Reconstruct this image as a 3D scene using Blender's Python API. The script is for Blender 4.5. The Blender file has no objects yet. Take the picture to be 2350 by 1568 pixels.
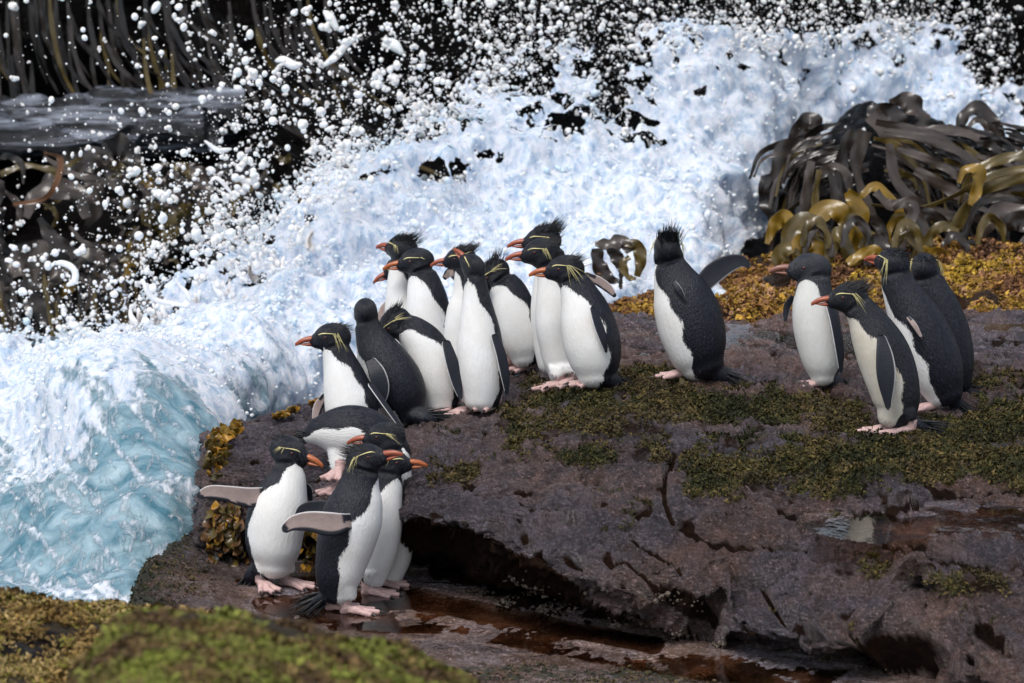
import bpy, math, random
import numpy as np
from mathutils import Vector, Matrix
from mathutils.bvhtree import BVHTree
rnd = random.Random(11)
R = np.random.RandomState(7)
S = bpy.context.scene
C = S.collection

# ------------------------------------------------------------------ camera, sky, sun, exposure
PITCH = math.radians(12.0)
TAN = 0.1143                       # tan of half the horizontal field of view
CAMZ = 3.6
cd = bpy.data.cameras.new('camera'); cam = bpy.data.objects.new('camera', cd); C.objects.link(cam)
cam.location = (0, 0, CAMZ); cam.rotation_euler = (math.radians(90) - PITCH, 0, 0)
cd.sensor_width = 36; cd.lens = 18 / TAN; cd.clip_start = 0.5; cd.clip_end = 3000
cd.dof.use_dof = True; cd.dof.focus_distance = 13.5; cd.dof.aperture_fstop = 5.2
S.camera = cam
SUN_EL, SUN_AZ = math.radians(64), math.radians(215)     # azimuth measured clockwise from +Y
w = bpy.data.worlds.new('World'); S.world = w; w.use_nodes = True
wn = w.node_tree; wn.nodes.clear()
sky = wn.nodes.new('ShaderNodeTexSky'); sky.sky_type = 'NISHITA'; sky.sun_disc = False
sky.sun_elevation = SUN_EL; sky.sun_rotation = SUN_AZ; sky.dust_density = 3.0; sky.air_density = 1.2
hs = wn.nodes.new('ShaderNodeHueSaturation'); hs.inputs['Saturation'].default_value = 0.50
bg = wn.nodes.new('ShaderNodeBackground'); bg.inputs['Strength'].default_value = 0.13
wo = wn.nodes.new('ShaderNodeOutputWorld')
wn.links.new(sky.outputs[0], hs.inputs['Color']); wn.links.new(hs.outputs[0], bg.inputs[0]); wn.links.new(bg.outputs[0], wo.inputs[0])
sd = bpy.data.lights.new('sun', 'SUN'); so = bpy.data.objects.new('sun', sd); C.objects.link(so)
sd.energy = 1.7; sd.angle = math.radians(24); sd.color = (1.0, 0.97, 0.93)
sdir = Vector((math.sin(SUN_AZ) * math.cos(SUN_EL), math.cos(SUN_AZ) * math.cos(SUN_EL), math.sin(SUN_EL)))
so.rotation_euler = sdir.to_track_quat('Z', 'Y').to_euler()
S.view_settings.view_transform = 'Standard'; S.view_settings.look = 'None'
S.view_settings.gamma = 1; S.view_settings.use_curve_mapping = False; S.view_settings.exposure = 0.30
S.cycles.use_denoising = True
S.cycles.max_bounces = 6; S.cycles.transparent_max_bounces = 12

# ------------------------------------------------------------------ geometry of the view: photo position (u, v on a 2350 wide sheet) + distance -> world point
sp_, cp_ = math.sin(PITCH), math.cos(PITCH)
def P(u, v, d):
    u, v, d = np.broadcast_arrays(np.asarray(u, float), np.asarray(v, float), np.asarray(d, float))
    x = (u - 1175) / 1175 * TAN; y = (784 - v) / 1175 * TAN
    return np.stack([d * x, d * (cp_ + y * sp_), CAMZ + d * (-sp_ + y * cp_)], -1)
def DZ(v, z):
    y = (784 - v) / 1175 * TAN
    return (z - CAMZ) / (-sp_ + y * cp_)
def proj(p):
    q = p - np.array([0, 0, CAMZ])
    d = q[..., 1] * cp_ - q[..., 2] * sp_
    y = (q[..., 1] * sp_ + q[..., 2] * cp_) / d
    return q[..., 0] / d / TAN * 1175 + 1175, 784 - y / TAN * 1175, d
VIEW = np.array([0, cp_, -sp_]); UPV = np.array([0, sp_, cp_]); RT = np.array([1., 0, 0])

# ------------------------------------------------------------------ numpy noise
perm = R.permutation(256); perm = np.concatenate([perm, perm, perm])
grads = R.normal(size=(256, 3)); grads /= np.linalg.norm(grads, axis=1)[:, None]
def perlin(p):
    i = np.floor(p).astype(np.int64); f = p - i; w_ = f * f * f * (f * (f * 6 - 15) + 10); i &= 255
    out = 0
    for dx in (0, 1):
        for dy in (0, 1):
            for dz in (0, 1):
                h = perm[perm[perm[(i[..., 0] + dx) & 255] + ((i[..., 1] + dy) & 255)] + ((i[..., 2] + dz) & 255)]
                G = grads[h]
                dot = G[..., 0] * (f[..., 0] - dx) + G[..., 1] * (f[..., 1] - dy) + G[..., 2] * (f[..., 2] - dz)
                out = out + dot * (w_[..., 0] if dx else 1 - w_[..., 0]) * (w_[..., 1] if dy else 1 - w_[..., 1]) * (w_[..., 2] if dz else 1 - w_[..., 2])
    return out * 1.5
def fbm(p, o=4, gain=.5):
    s, a = 0, 1.
    for k in range(o):
        s = s + a * perlin(p * (2.03 ** k) + k * 17.3); a *= gain
    return s
def ridged(p, o=4, gain=.5):
    s, a = 0, 1.
    for k in range(o):
        s = s + a * (1 - 2 * np.abs(perlin(p * (2.03 ** k) + k * 9.1))); a *= gain
    return s
def worley(p):
    i = np.floor(p).astype(np.int64); f = p - i; best = np.full(p.shape[:-1], 9.)
    for dx in (-1, 0, 1):
        for dy in (-1, 0, 1):
            for dz in (-1, 0, 1):
                h = perm[perm[perm[(i[..., 0] + dx) & 255] + ((i[..., 1] + dy) & 255)] + ((i[..., 2] + dz) & 255)]
                o = grads[h] * .45 + .5
                q = np.array([dx, dy, dz]) + o - f
                best = np.minimum(best, (q ** 2).sum(-1))
    return np.sqrt(best)
def sstep(a, b, x):
    t = np.clip((x - a) / (b - a), 0, 1); return t * t * (3 - 2 * t)

# ------------------------------------------------------------------ object helpers
def mk(name, V, F, mats, parent=None, smooth=True, attrs=None, origin=None, link=True):
    V = np.asarray(V, np.float32).reshape(-1, 3)
    if origin is not None: V = V - np.asarray(origin, np.float32)
    me = bpy.data.meshes.new(name)
    if isinstance(F, np.ndarray): Fs = [F]
    else: Fs = [np.asarray(f) for f in F if len(f)]
    me.vertices.add(len(V)); me.vertices.foreach_set('co', V.ravel())
    nl = sum(f.size for f in Fs); nf = sum(len(f) for f in Fs)
    me.loops.add(nl); me.polygons.add(nf)
    me.loops.foreach_set('vertex_index', np.concatenate([f.ravel() for f in Fs]).astype(np.int32))
    tot = np.concatenate([np.full(len(f), f.shape[1]) for f in Fs])
    me.polygons.foreach_set('loop_start', (np.cumsum(tot) - tot).astype(np.int32))
    me.polygons.foreach_set('use_smooth', np.full(nf, smooth))
    me.update(calc_edges=True)
    for k, a in (attrs or {}).items():
        a = np.asarray(a, np.float32)
        if a.ndim == 1:
            me.attributes.new(k, 'FLOAT', 'POINT').data.foreach_set('value', a)
        elif a.shape[1] == 3:
            at = me.attributes.new(k, 'FLOAT_VECTOR', 'POINT'); at.data.foreach_set('vector', a.ravel())
        else:
            at = me.attributes.new(k, 'FLOAT_COLOR', 'POINT'); at.data.foreach_set('color', a.ravel())
    for m in (mats if isinstance(mats, (list, tuple)) else [mats]): me.materials.append(m)
    ob = bpy.data.objects.new(name, me)
    if link: C.objects.link(ob)
    if parent is not None: ob.parent = parent
    if origin is not None and parent is None: ob.location = origin
    return ob
def tag(o, label=None, cat=None, group=None, kind=None):
    if label: o['label'] = label
    if cat: o['category'] = cat
    if group: o['group'] = group
    if kind: o['kind'] = kind
    return o
def empty(name, loc, *a, **k):
    o = bpy.data.objects.new(name, None); C.objects.link(o); o.location = [float(x) for x in loc]; o.empty_display_size = .05
    return tag(o, *a, **k)
def gridF(nr, nc, wrap=False):
    a = np.arange(nr * nc).reshape(nr, nc)
    if wrap: a = np.concatenate([a, a[:, :1]], 1)
    return np.stack([a[:-1, :-1], a[:-1, 1:], a[1:, 1:], a[1:, :-1]], -1).reshape(-1, 4)
def catmull(A, n, axis=0):
    A = np.moveaxis(np.asarray(A, float), axis, 0); m = len(A)
    A = np.concatenate([2 * A[:1] - A[1:2], A, 2 * A[-1:] - A[-2:-1]])
    t = np.linspace(0, m - 1 - 1e-9, n); i = t.astype(int); f = (t - i).reshape((-1,) + (1,) * (A.ndim - 1))
    a, b, c, d = A[i], A[i + 1], A[i + 2], A[i + 3]
    o = .5 * (2 * b + (c - a) * f + (2 * a - 5 * b + 4 * c - d) * f ** 2 + (3 * b - a - 3 * c + d) * f ** 3)
    return np.moveaxis(o, 0, axis)
def gnorm(G):
    a = np.gradient(G, axis=0); b = np.gradient(G, axis=1)
    n = np.cross(b, a); n /= np.linalg.norm(n, axis=-1, keepdims=True) + 1e-12
    return n
def nrm(v): v = np.asarray(v, float); return v / (np.linalg.norm(v) + 1e-12)
def segdist(u, v, pl):
    best = np.full(u.shape, 1e9)
    for (a, b), (c, d) in zip(pl[:-1], pl[1:]):
        t = np.clip(((u - a) * (c - a) + (v - b) * (d - b)) / ((c - a) ** 2 + (d - b) ** 2), 0, 1)
        best = np.minimum(best, np.hypot(u - a - t * (c - a), v - b - t * (d - b)))
    return best
def inpoly(u, v, pl):
    ins = np.zeros(np.shape(u), bool); n = len(pl)
    for k in range(n):
        (x1, y1), (x2, y2) = pl[k], pl[(k + 1) % n]
        c = ((y1 > v) != (y2 > v)) & (u < (x2 - x1) * (v - y1) / (y2 - y1 + 1e-9) + x1)
        ins ^= c
    return ins

# ------------------------------------------------------------------ material helpers
class Mat:
    def __init__(s, name):
        s.m = bpy.data.materials.new(name); s.m.use_nodes = True; s.t = s.m.node_tree; s.t.nodes.clear()
        s.out = s.t.nodes.new('ShaderNodeOutputMaterial'); s.b = s.n('ShaderNodeBsdfPrincipled'); s.t.links.new(s.b.outputs[0], s.out.inputs[0])
    def n(s, typ, props=None, **inp):
        nd = s.t.nodes.new(typ)
        for k, v in (props or {}).items(): setattr(nd, k, v)
        for k, v in inp.items():
            k = int(k[1:]) if k[0] == '_' and k[1:].isdigit() else k.replace('_', ' ')
            s.set(nd.inputs[k], v)
        return nd
    def set(s, sock, v):
        if hasattr(v, 'outputs'): v = v.outputs[0]
        if isinstance(v, bpy.types.NodeSocket): s.t.links.new(v, sock)
        else:
            if hasattr(sock.default_value, '__len__') and not isinstance(v, str) and len(v) == 3 and len(sock.default_value) == 4: v = (*v, 1)
            sock.default_value = v
    def coord(s, scale=(1, 1, 1), src=None):
        if src is None: src = s.n('ShaderNodeNewGeometry').outputs['Position']
        return s.n('ShaderNodeMapping', Vector=src, Scale=scale)
    def attr(s, name): return s.n('ShaderNodeAttribute', {'attribute_name': name})
    def noise(s, vec, sc, det=4, rough=.55, dist=0.): return s.n('ShaderNodeTexNoise', Vector=vec, Scale=sc, Detail=det, Roughness=rough, Distortion=dist).outputs[0]
    def ramp(s, fac, stops):
        nd = s.n('ShaderNodeValToRGB', Fac=fac); e = nd.color_ramp.elements
        while len(e) < len(stops): e.new(.5)
        for k, (p, c) in enumerate(stops):
            e[k].position = p; e[k].color = (c, c, c, 1) if not hasattr(c, '__len__') else (*c, 1)
        return nd.outputs[0]
    def mix(s, f, a, b, mode='MIX'):
        nd = s.n('ShaderNodeMix', {'data_type': 'RGBA', 'blend_type': mode}); s.set(nd.inputs[0], f); s.set(nd.inputs[6], a); s.set(nd.inputs[7], b); return nd.outputs[2]
    def math(s, op, a, b=0., clamp=False):
        nd = s.n('ShaderNodeMath', {'operation': op, 'use_clamp': clamp}); s.set(nd.inputs[0], a); s.set(nd.inputs[1], b); return nd.outputs[0]
    def bump(s, h, dist, strength=1., norm=None):
        nd = s.n('ShaderNodeBump', Height=h, Distance=dist, Strength=strength)
        if norm is not None: s.set(nd.inputs['Normal'], norm)
        return nd.outputs[0]
    def fin(s, **k):
        for a, v in k.items(): s.set(s.b.inputs[a.replace('_', ' ')], v)
        return s.m

def rock_mat(name, c1, c2, c3, moss=(.05, .045, .012), wet=.5, spec=.5):
    m = Mat(name); g = m.coord()
    n1 = m.noise(g, 2.6, 5, .62, .5); n2 = m.noise(g, 17, 9, .74, .4); n3 = m.noise(m.coord((7, 7, 30)), 5.5, 9, .72, .8); n4 = m.noise(g, 150, 4, .75); n5 = m.noise(g, 6.5, 9, .75, .3)
    col = m.mix(m.ramp(n1, [(.40, 0), (.60, 1)]), c1, c2)
    col = m.mix(m.ramp(n5, [(.47, 0), (.56, .9)]), col, c3)
    col = m.mix(m.ramp(n2, [(.53, 0), (.60, .9)]), col, tuple(x * .30 for x in c1))
    col = m.mix(m.ramp(n3, [(.57, 0), (.63, .8)]), col, tuple(x * .25 for x in c1))
    col = m.mix(m.ramp(m.noise(m.coord((5, 5, 14)), 9, 7, .7, .4), [(.54, 0), (.62, .7)]), col, tuple(min(1, x * 1.7) for x in c2))
    col = m.mix(m.ramp(n4, [(.42, .7), (.56, 0)]), col, m.mix(1., col, (.38, .36, .36), 'MULTIPLY'))
    col = m.mix(m.ramp(m.noise(g, 75, 5, .75), [(.56, 0), (.64, .6)]), col, tuple(min(1, x * 2.1) for x in c2))
    sm = m.ramp(m.noise(m.coord((1, 1, 2.4)), 1.9, 5, .58, .9), [(.42, 0), (.53, 1)])
    col = m.mix(m.math('MULTIPLY', sm, .42), col, m.mix(m.ramp(n1, [(.42, 0), (.6, 1)]), c3, c1))
    col = m.mix(1., col, m.mix(m.ramp(m.noise(m.coord((1, 1, 1.6)), 1.6, 5, .6, .6), [(.42, 0), (.58, 1)]), (1.06, .90, .80), (.76, .80, .92)), 'MULTIPLY')
    ms = m.attr('moss').outputs['Fac']
    mf = m.math('GREATER_THAN', m.math('ADD', ms, m.math('MULTIPLY', m.math('SUBTRACT', n2, .5), 1.6)), .58)
    mcol = m.mix(m.noise(g, 40, 3), moss, tuple(x * .35 for x in moss))
    col = m.mix(mf, col, mcol)
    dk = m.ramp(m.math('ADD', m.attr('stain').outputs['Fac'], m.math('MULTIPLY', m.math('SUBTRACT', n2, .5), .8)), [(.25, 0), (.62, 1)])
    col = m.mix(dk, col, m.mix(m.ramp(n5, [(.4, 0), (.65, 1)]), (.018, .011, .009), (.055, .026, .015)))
    wv = m.attr('wet').outputs['Fac']
    rough = m.ramp(m.math('ADD', m.math('MULTIPLY', n5, .8), m.math('MULTIPLY', n1, .4)), [(.48, .50 - .32 * wet), (.66, .66 - .25 * wet)])
    rough = m.mix(m.math('MULTIPLY', sm, .85), rough, (.17,) * 3); rough = m.mix(dk, rough, (.85,) * 3); rough = m.mix(wv, rough, (.09, .09, .09)); rough = m.mix(mf, rough, (.8, .8, .8))
    vor = m.n('ShaderNodeTexVoronoi', Vector=m.coord((1, 1, 1.6)), Scale=42.)
    h = m.math('ADD', m.math('MULTIPLY', n2, 1.9), m.math('ADD', m.math('MULTIPLY', n3, 1.0), m.math('MULTIPLY', n4, .35)))
    h = m.math('ADD', h, m.math('MULTIPLY', m.ramp(vor.outputs[0], [(.0, 0), (.35, 1)]), .18))
    h = m.math('MULTIPLY', h, m.math('SUBTRACT', 1.05, m.math('MAXIMUM', m.math('MULTIPLY', wv, .88), m.math('MULTIPLY', sm, .50))))
    return m.fin(Base_Color=col, Roughness=rough, Normal=m.bump(h, .075, 1.), Specular_IOR_Level=m.math('MULTIPLY', m.math('SUBTRACT', 1., m.math('MULTIPLY', dk, .92)), spec))
M_rock = rock_mat('rock', (.250, .172, .140), (.350, .275, .290), (.130, .112, .130), moss=(.045, .040, .010), wet=.85, spec=.85)
M_shelf = rock_mat('wet_rock', (.24, .175, .155), (.36, .315, .34), (.16, .105, .07), moss=(.045, .042, .015), wet=1., spec=.8)
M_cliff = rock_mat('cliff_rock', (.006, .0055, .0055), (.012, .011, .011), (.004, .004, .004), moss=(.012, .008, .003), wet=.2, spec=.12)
M_fore = rock_mat('foreground_rock', (.035, .022, .018), (.05, .035, .025), (.02, .014, .012), moss=(.09, .055, .02))
def moss_mat():
    m = Mat('moss'); c = m.attr('col').outputs['Color']
    return m.fin(Base_Color=c, Roughness=.75, Specular_IOR_Level=.25, Subsurface_Weight=.0)
M_moss = moss_mat()
def water_mat():
    m = Mat('sea_water'); g = m.coord(); fo = m.attr('foam').outputs['Fac']; cov = m.attr('cov').outputs['Fac']
    gs = m.coord((1.5, 1, .75)); n1 = m.noise(gs, 5, 8, .66, .8); n2 = m.noise(gs, 19, 7, .7, .5); n3 = m.noise(g, 60, 4, .65)
    vo = m.n('ShaderNodeTexVoronoi', {'feature': 'DISTANCE_TO_EDGE'}, Vector=m.n('ShaderNodeVectorMath', {'operation': 'ADD'}, _0=m.coord(), _1=m.n('ShaderNodeVectorMath', {'operation': 'SCALE'}, _0=m.n('ShaderNodeTexNoise', Vector=g, Scale=7., Detail=4.).outputs[1], Scale=.22)), Scale=7.)
    ed = vo.outputs[0]
    f = m.math('ADD', fo, m.math('ADD', m.math('MULTIPLY', m.math('SUBTRACT', n1, .5), .9), m.math('MULTIPLY', m.math('SUBTRACT', n2, .5), 1.5)))
    f = m.ramp(f, [(.30, 0), (.66, 1)])
    teal = m.mix(m.ramp(m.noise(m.n('ShaderNodeMapping', Vector=g, Rotation=(0, 0, .5), Scale=(2.0, 3.4, 3)), 2.4, 7, .66, 1.2), [(.36, 0), (.64, 1)]), (.055, .165, .225), (.33, .455, .52))
    wht = m.mix(m.ramp(n2, [(.36, 0), (.56, 1)]), (.38, .51, .67), (.77, .81, .89))
    col = m.mix(f, teal, wht)
    rough = m.mix(f, (.06,) * 3, (.55,) * 3)
    h = m.math('ADD', n2, m.math('MULTIPLY', n3, .5))
    b = m.fin(Base_Color=col, Roughness=rough, Subsurface_Weight=m.math('ADD', .35, m.math('MULTIPLY', f, .55)), Subsurface_Radius=(.030, .042, .050), Subsurface_Scale=1., Normal=m.bump(m.math('MULTIPLY', h, m.math('ADD', .22, m.math('MULTIPLY', f, .78))), .022, .8), Specular_IOR_Level=.5, IOR=1.33)
    # holes between the strands of foam where the sheet of water tears open
    thr = m.math('MULTIPLY', m.math('POWER', cov, 1.6), .42)
    lace = m.math('LESS_THAN', m.math('SUBTRACT', ed, m.math('MULTIPLY', m.math('SUBTRACT', n2, .5), .35)), thr)
    blot = m.math('GREATER_THAN', m.math('ADD', cov, m.math('MULTIPLY', m.math('SUBTRACT', n1, .5), 1.7)), .74)
    al = m.math('MULTIPLY', m.math('MAXIMUM', lace, blot), m.math('GREATER_THAN', m.math('ADD', cov, m.math('MULTIPLY', m.math('SUBTRACT', n1, .5), .9)), .16))
    m.set(m.b.inputs['Alpha'], al)
    return m.m
M_water = water_mat()
def foam_mat(name, a, b, rough=.45, sc=60):
    m = Mat(name); oi = m.n('ShaderNodeNewGeometry').outputs['Random Per Island']
    n = m.noise(m.coord(), 3.0, 4, .6)
    c = m.mix(m.ramp(n, [(.35, 0), (.65, 1)]), a, b)
    return m.fin(Base_Color=c, Roughness=rough, Subsurface_Weight=.9, Subsurface_Radius=(.02, .025, .03), Subsurface_Scale=1.)
M_foam = foam_mat('foam', (.58, .70, .82), (.86, .89, .95))
M_drop = foam_mat('droplets', (.86, .90, .95), (.92, .94, .97), .25)
def flat_mat(name, col, rough=.5, var=.3, sc=30, spec=.5, bump=.002, coat=0.):
    m = Mat(name); g = m.coord(); n = m.noise(g, sc, 5, .6)
    c = m.mix(m.ramp(n, [(.3, 0), (.7, 1)]), tuple(x * (1 - var) for x in col), tuple(min(1, x * (1 + var)) for x in col))
    return m.fin(Base_Color=c, Roughness=rough, Specular_IOR_Level=spec, Normal=m.bump(n, bump, .6), Coat_Weight=coat, Coat_Roughness=.15)
K_dark = flat_mat('kelp_dark', (.028, .022, .019), .26, .5, 9, .5, .004)
K_grey = flat_mat('kelp_grey', (.060, .047, .040), .26, .4, 9, .5, .004)
K_olive = flat_mat('kelp_olive', (.085, .060, .016), .26, .45, 9, .5, .004)
K_gold = flat_mat('kelp_gold', (.20, .120, .014), .26, .35, 9, .5, .004)
K_black = flat_mat('kelp_black', (.009, .007, .006), .26, .5, 9, .5, .004)

# ------------------------------------------------------------------ the main rock
SURF = {}                                     # grids kept for scattering
def finish_rock(name, G, mat, moss=None, stain=None, wet=None, label=None, kind='structure', cat=None):
    nr, nc = G.shape[:2]
    at = {k: (np.zeros(nr * nc) if a is None else np.asarray(a).ravel()) for k, a in (('moss', moss), ('stain', stain), ('wet', wet))}
    o = mk(name, G, gridF(nr, nc), mat, attrs=at)
    SURF[name] = G
    return tag(o, label, cat, kind=kind)
cols = [
 (560, [(1010,15.0),(1020,14.9),(1040,14.8),(1070,14.7),(1100,14.7),(1150,14.7),(1200,14.7),(1260,14.7),(1300,14.7)]),
 (492, [(1005,14.2),(1020,14.1),(1045,14.0),(1080,13.9),(1130,13.85),(1190,13.85),(1250,13.9),(1290,13.9),(1315,13.9)]),
 (476, [(1010,13.8),(1025,13.7),(1050,13.6),(1085,13.5),(1135,13.45),(1190,13.45),(1250,13.5),(1290,13.55),(1310,13.5)]),
 (510, [(990,13.8),(1008,13.65),(1038,13.5),(1080,13.38),(1130,13.33),(1190,13.32),(1250,13.35),(1285,13.42),(1305,13.38)]),
 (650, [(955,14.1),(975,13.95),(1010,13.7),(1050,13.5),(1100,13.4),(1160,13.35),(1220,13.35),(1280,13.47),(1304,13.4)]),
 (800, [(925,14.35),(955,14.1),(1000,13.83),(1050,13.52),(1100,13.33),(1150,13.2),(1200,13.2),(1270,13.55),(1318,13.35)]),
 (950, [(850,14.8),(915,14.3),(985,13.75),(1050,13.35),(1110,13.08),(1160,12.93),(1195,12.93),(1260,13.55),(1348,13.2)]),
 (1100, [(790,14.9),(880,14.3),(960,13.75),(1040,13.3),(1110,12.93),(1170,12.78),(1235,12.73),(1300,13.35),(1388,13.0)]),
 (1300, [(740,15.0),(840,14.35),(930,13.75),(1020,13.3),(1120,12.88),(1220,12.6),(1325,12.48),(1380,13.0),(1435,12.75)]),
 (1500, [(735,15.0),(830,14.4),(930,13.72),(1030,13.2),(1140,12.8),(1260,12.5),(1395,12.33),(1430,12.62),(1468,12.55)]),
 (1700, [(735,15.0),(830,14.4),(940,13.65),(1050,13.08),(1160,12.68),(1290,12.4),(1450,12.2),(1480,12.42),(1500,12.42)]),
 (1900, [(738,15.0),(840,14.33),(950,13.58),(1060,13.0),(1180,12.6),(1320,12.25),(1480,12.05),(1510,12.27),(1535,12.25)]),
 (2100, [(745,15.0),(850,14.27),(960,13.53),(1080,12.9),(1200,12.48),(1350,12.1),(1520,11.9),(1560,12.08),(1590,12.05)]),
 (2350, [(750,15.0),(860,14.2),(980,13.4),(1100,12.78),(1230,12.3),(1400,11.85),(1580,11.6),(1640,11.75),(1680,11.7)]),
 (2700, [(760,15.0),(870,14.1),(990,13.3),(1110,12.7),(1250,12.2),(1420,11.75),(1600,11.5),(1660,11.6),(1700,11.6)]),
 (3100, [(770,15.0),(880,14.0),(1000,13.2),(1120,12.6),(1260,12.1),(1440,11.65),(1620,11.4),(1680,11.5),(1720,11.5)]),
]
ctrl = []
for u, rows in cols:
    vb, db = rows[0]
    rr = [(vb + 420, db + .35), (vb + 130, db + .3), (vb + 30, db + .14)] + rows + [(rows[-1][0] + 60, rows[-1][1] + .1)]
    ctrl.append([P(u, v, d) for v, d in rr])
ctrl = np.array(ctrl).transpose(1, 0, 2)
# even out the spacing of the columns, then the rows
G = catmull(catmull(ctrl, 380, 0), 860, 1)
N = gnorm(G)
if (N[:, :, 2].mean() < 0): N = -N
def band(u, v, pts, hw):                                 # soft band round a polyline
    return np.clip(1.25 - segdist(u, v, pts) / hw, 0, 1)
def moss_main(u, v):
    m = band(u, v, [(1240, 905), (1400, 925), (1560, 915), (1700, 930), (1850, 935), (1960, 960)], 42)
    m = np.maximum(m, band(u, v, [(1640, 1080), (1800, 1060), (1950, 1060), (2100, 1060), (2360, 1040)], 68))
    m = np.maximum(m, band(u, v, [(2160, 1000), (2360, 975)], 62))
    m = np.maximum(m, .9 * band(u, v, [(1180, 970), (1300, 965), (1420, 985)], 36))
    m = np.maximum(m, .7 * band(u, v, [(1430, 870), (1560, 860), (1500, 880)], 26))
    m = np.maximum(m, .75 * band(u, v, [(1190, 1030), (1350, 1030), (1500, 1020)], 36))
    m = np.maximum(m, .85 * band(u, v, [(985, 1105), (1080, 1085)], 20))
    m = np.maximum(m, .75 * band(u, v, [(2230, 860), (2360, 880)], 30))
    m = np.maximum(m, .5 * band(u, v, [(1950, 1290), (2130, 1320), (2360, 1330)], 34))
    m = np.maximum(m, .75 * band(u, v, [(2260, 940), (2360, 930)], 40))
    return m
CR1 = [(1590,1045),(1545,1040),(1530,1090),(1528,1150),(1545,1195),(1600,1225),(1680,1245),(1760,1250),(1850,1262)]
CR2 = [(1790,1160),(1830,1180),(1900,1185),(2000,1172),(2100,1158),(2200,1135),(2360,1110)]
CR3 = [(2030,1255),(2100,1270),(2200,1290),(2360,1310)]
CR4 = [(1450,1235),(1540,1290),(1580,1330),(1620,1360)]
CR5 = [(1750,1350),(1780,1400),(1830,1470)]
CR6 = [(1180,1150),(1260,1170),(1330,1160)]
CR7 = [(1400,1300),(1440,1285),(1500,1330),(1600,1340),(1640,1380)]
POOL = [(1815,1200),(1880,1186),(2000,1176),(2150,1158),(2480,1140),(2480,1250),(2250,1228),(2130,1238),(2010,1256),(1930,1240),(1850,1228)]
u, v, d = proj(G)
lay = (G[..., 2] + .20 * G[..., 0] + .10 * fbm(G * 1.3 + 5, 3)) * 7.5
lf = lay - np.floor(lay); lstep = sstep(.0, .82, lf) - sstep(.86, 1., lf)          # each layer swells out, then is cut back under the next
base_disp = .085 * fbm(G * np.array([1.1, 1.5, 2.4]), 3) + .022 * (ridged(G * np.array([3, 3, 6.5]), 4, .55) - .6) + .040 * (lstep - .5) * sstep(1000, 1110, v) * (.35 + .65 * (perlin(G * 1.9 + 31) > -.1))
pool_m = np.zeros_like(u)
for k in range(len(POOL)):
    pass
pool_m = inpoly(u, v, POOL) * np.clip(segdist(u, v, POOL + POOL[:1]) / 12, 0, 1)
top_m = sstep(1120, 980, v)                    # the trodden top is flatter than the face
G = G + N * (base_disp * (1 - .45 * top_m) * (.30 + .70 * sstep(500, 820, u)))[..., None]; u, v, d = proj(G)
pool_m = inpoly(u, v, POOL) * np.clip(segdist(u, v, POOL + POOL[:1]) / 12, 0, 1)
PZ = float(np.median(G[..., 2][pool_m > .5])); G[..., 2] += (PZ - G[..., 2]) * pool_m
disp = 0
disp = disp + .018 * fbm(G * np.array([10, 13, 17]), 4, .62) + .010 * (ridged(G * np.array([7, 9, 20]) + 3, 3, .6) - .8) + .007 * (ridged(G * np.array([22, 22, 34]), 3, .6) - .8) + .005 * fbm(G * 50, 2)
pits = np.clip(perlin(G * np.array([17, 17, 21]) + 3) - .22, 0, 1) + .6 * np.clip(perlin(G * 34 + 7) - .25, 0, 1)
disp -= .05 * pits * (1 - pool_m)
strata = perlin(np.stack([G[..., 0] * 1.3, G[..., 1] * 1.3, (G[..., 2] + .16 * G[..., 0] + .05 * fbm(G * 2, 2)) * 17], -1))
disp += .012 * strata * (1 - top_m)
wob = 7 * perlin(G * 7)
for cr, wd, dp in ((CR1, 8, .035), (CR2, 9, .03), (CR3, 8, .03), (CR4, 7, .03), (CR5, 7, .03), (CR6, 6, .02), (CR7, 6, .02)):
    disp -= dp * np.exp(-((segdist(u + wob, v + wob * .6, cr)) / wd) ** 2)
crack = np.zeros_like(u)
for cr, wd in ((CR1, 5), (CR2, 6), (CR3, 5), (CR4, 4), (CR5, 4), (CR6, 3.5), (CR7, 3.5)): crack = np.maximum(crack, np.clip(1.5 * np.exp(-((segdist(u + wob, v + wob * .6, cr)) / wd) ** 2), 0, 1))
# hollows at the foot of the rock
for (hu, hv, ra, rb, ang, dp) in ((1575, 1385, 82, 36, .42, .26), (2060, 1500, 115, 56, .1, .30), (1830, 1430, 50, 16, .6, .06), (1320, 1290, 60, 15, .5, .03), (2250, 1440, 90, 22, .7, .08)):
    ca, sa = math.cos(ang), math.sin(ang)
    a_ = ((u - hu) * ca + (v - hv) * sa) / ra; b_ = (-(u - hu) * sa + (v - hv) * ca) / rb
    disp -= dp * np.exp(-(a_ ** 2 + b_ ** 2) ** 1.6)
disp = disp * (1 - pool_m) + pool_m * .011 * fbm(G * 7, 4)
front = (np.abs(d - 13.5) < 3)
G = G + N * disp[..., None]
u, v, d = proj(G)
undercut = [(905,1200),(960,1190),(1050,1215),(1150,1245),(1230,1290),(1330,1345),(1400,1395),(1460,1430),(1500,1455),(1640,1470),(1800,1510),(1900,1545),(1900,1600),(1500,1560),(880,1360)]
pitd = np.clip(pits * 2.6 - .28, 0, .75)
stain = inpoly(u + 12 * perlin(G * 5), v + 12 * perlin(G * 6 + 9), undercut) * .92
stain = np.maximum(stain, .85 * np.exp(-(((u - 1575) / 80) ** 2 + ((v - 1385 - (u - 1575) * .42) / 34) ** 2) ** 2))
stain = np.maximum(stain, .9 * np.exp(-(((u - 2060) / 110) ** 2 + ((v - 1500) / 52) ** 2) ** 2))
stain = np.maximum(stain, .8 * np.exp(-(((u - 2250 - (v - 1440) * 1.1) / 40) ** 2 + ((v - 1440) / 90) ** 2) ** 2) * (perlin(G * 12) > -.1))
stain = np.maximum(stain, .5 * sstep(1190, 1215, v) * (u < 960))
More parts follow.
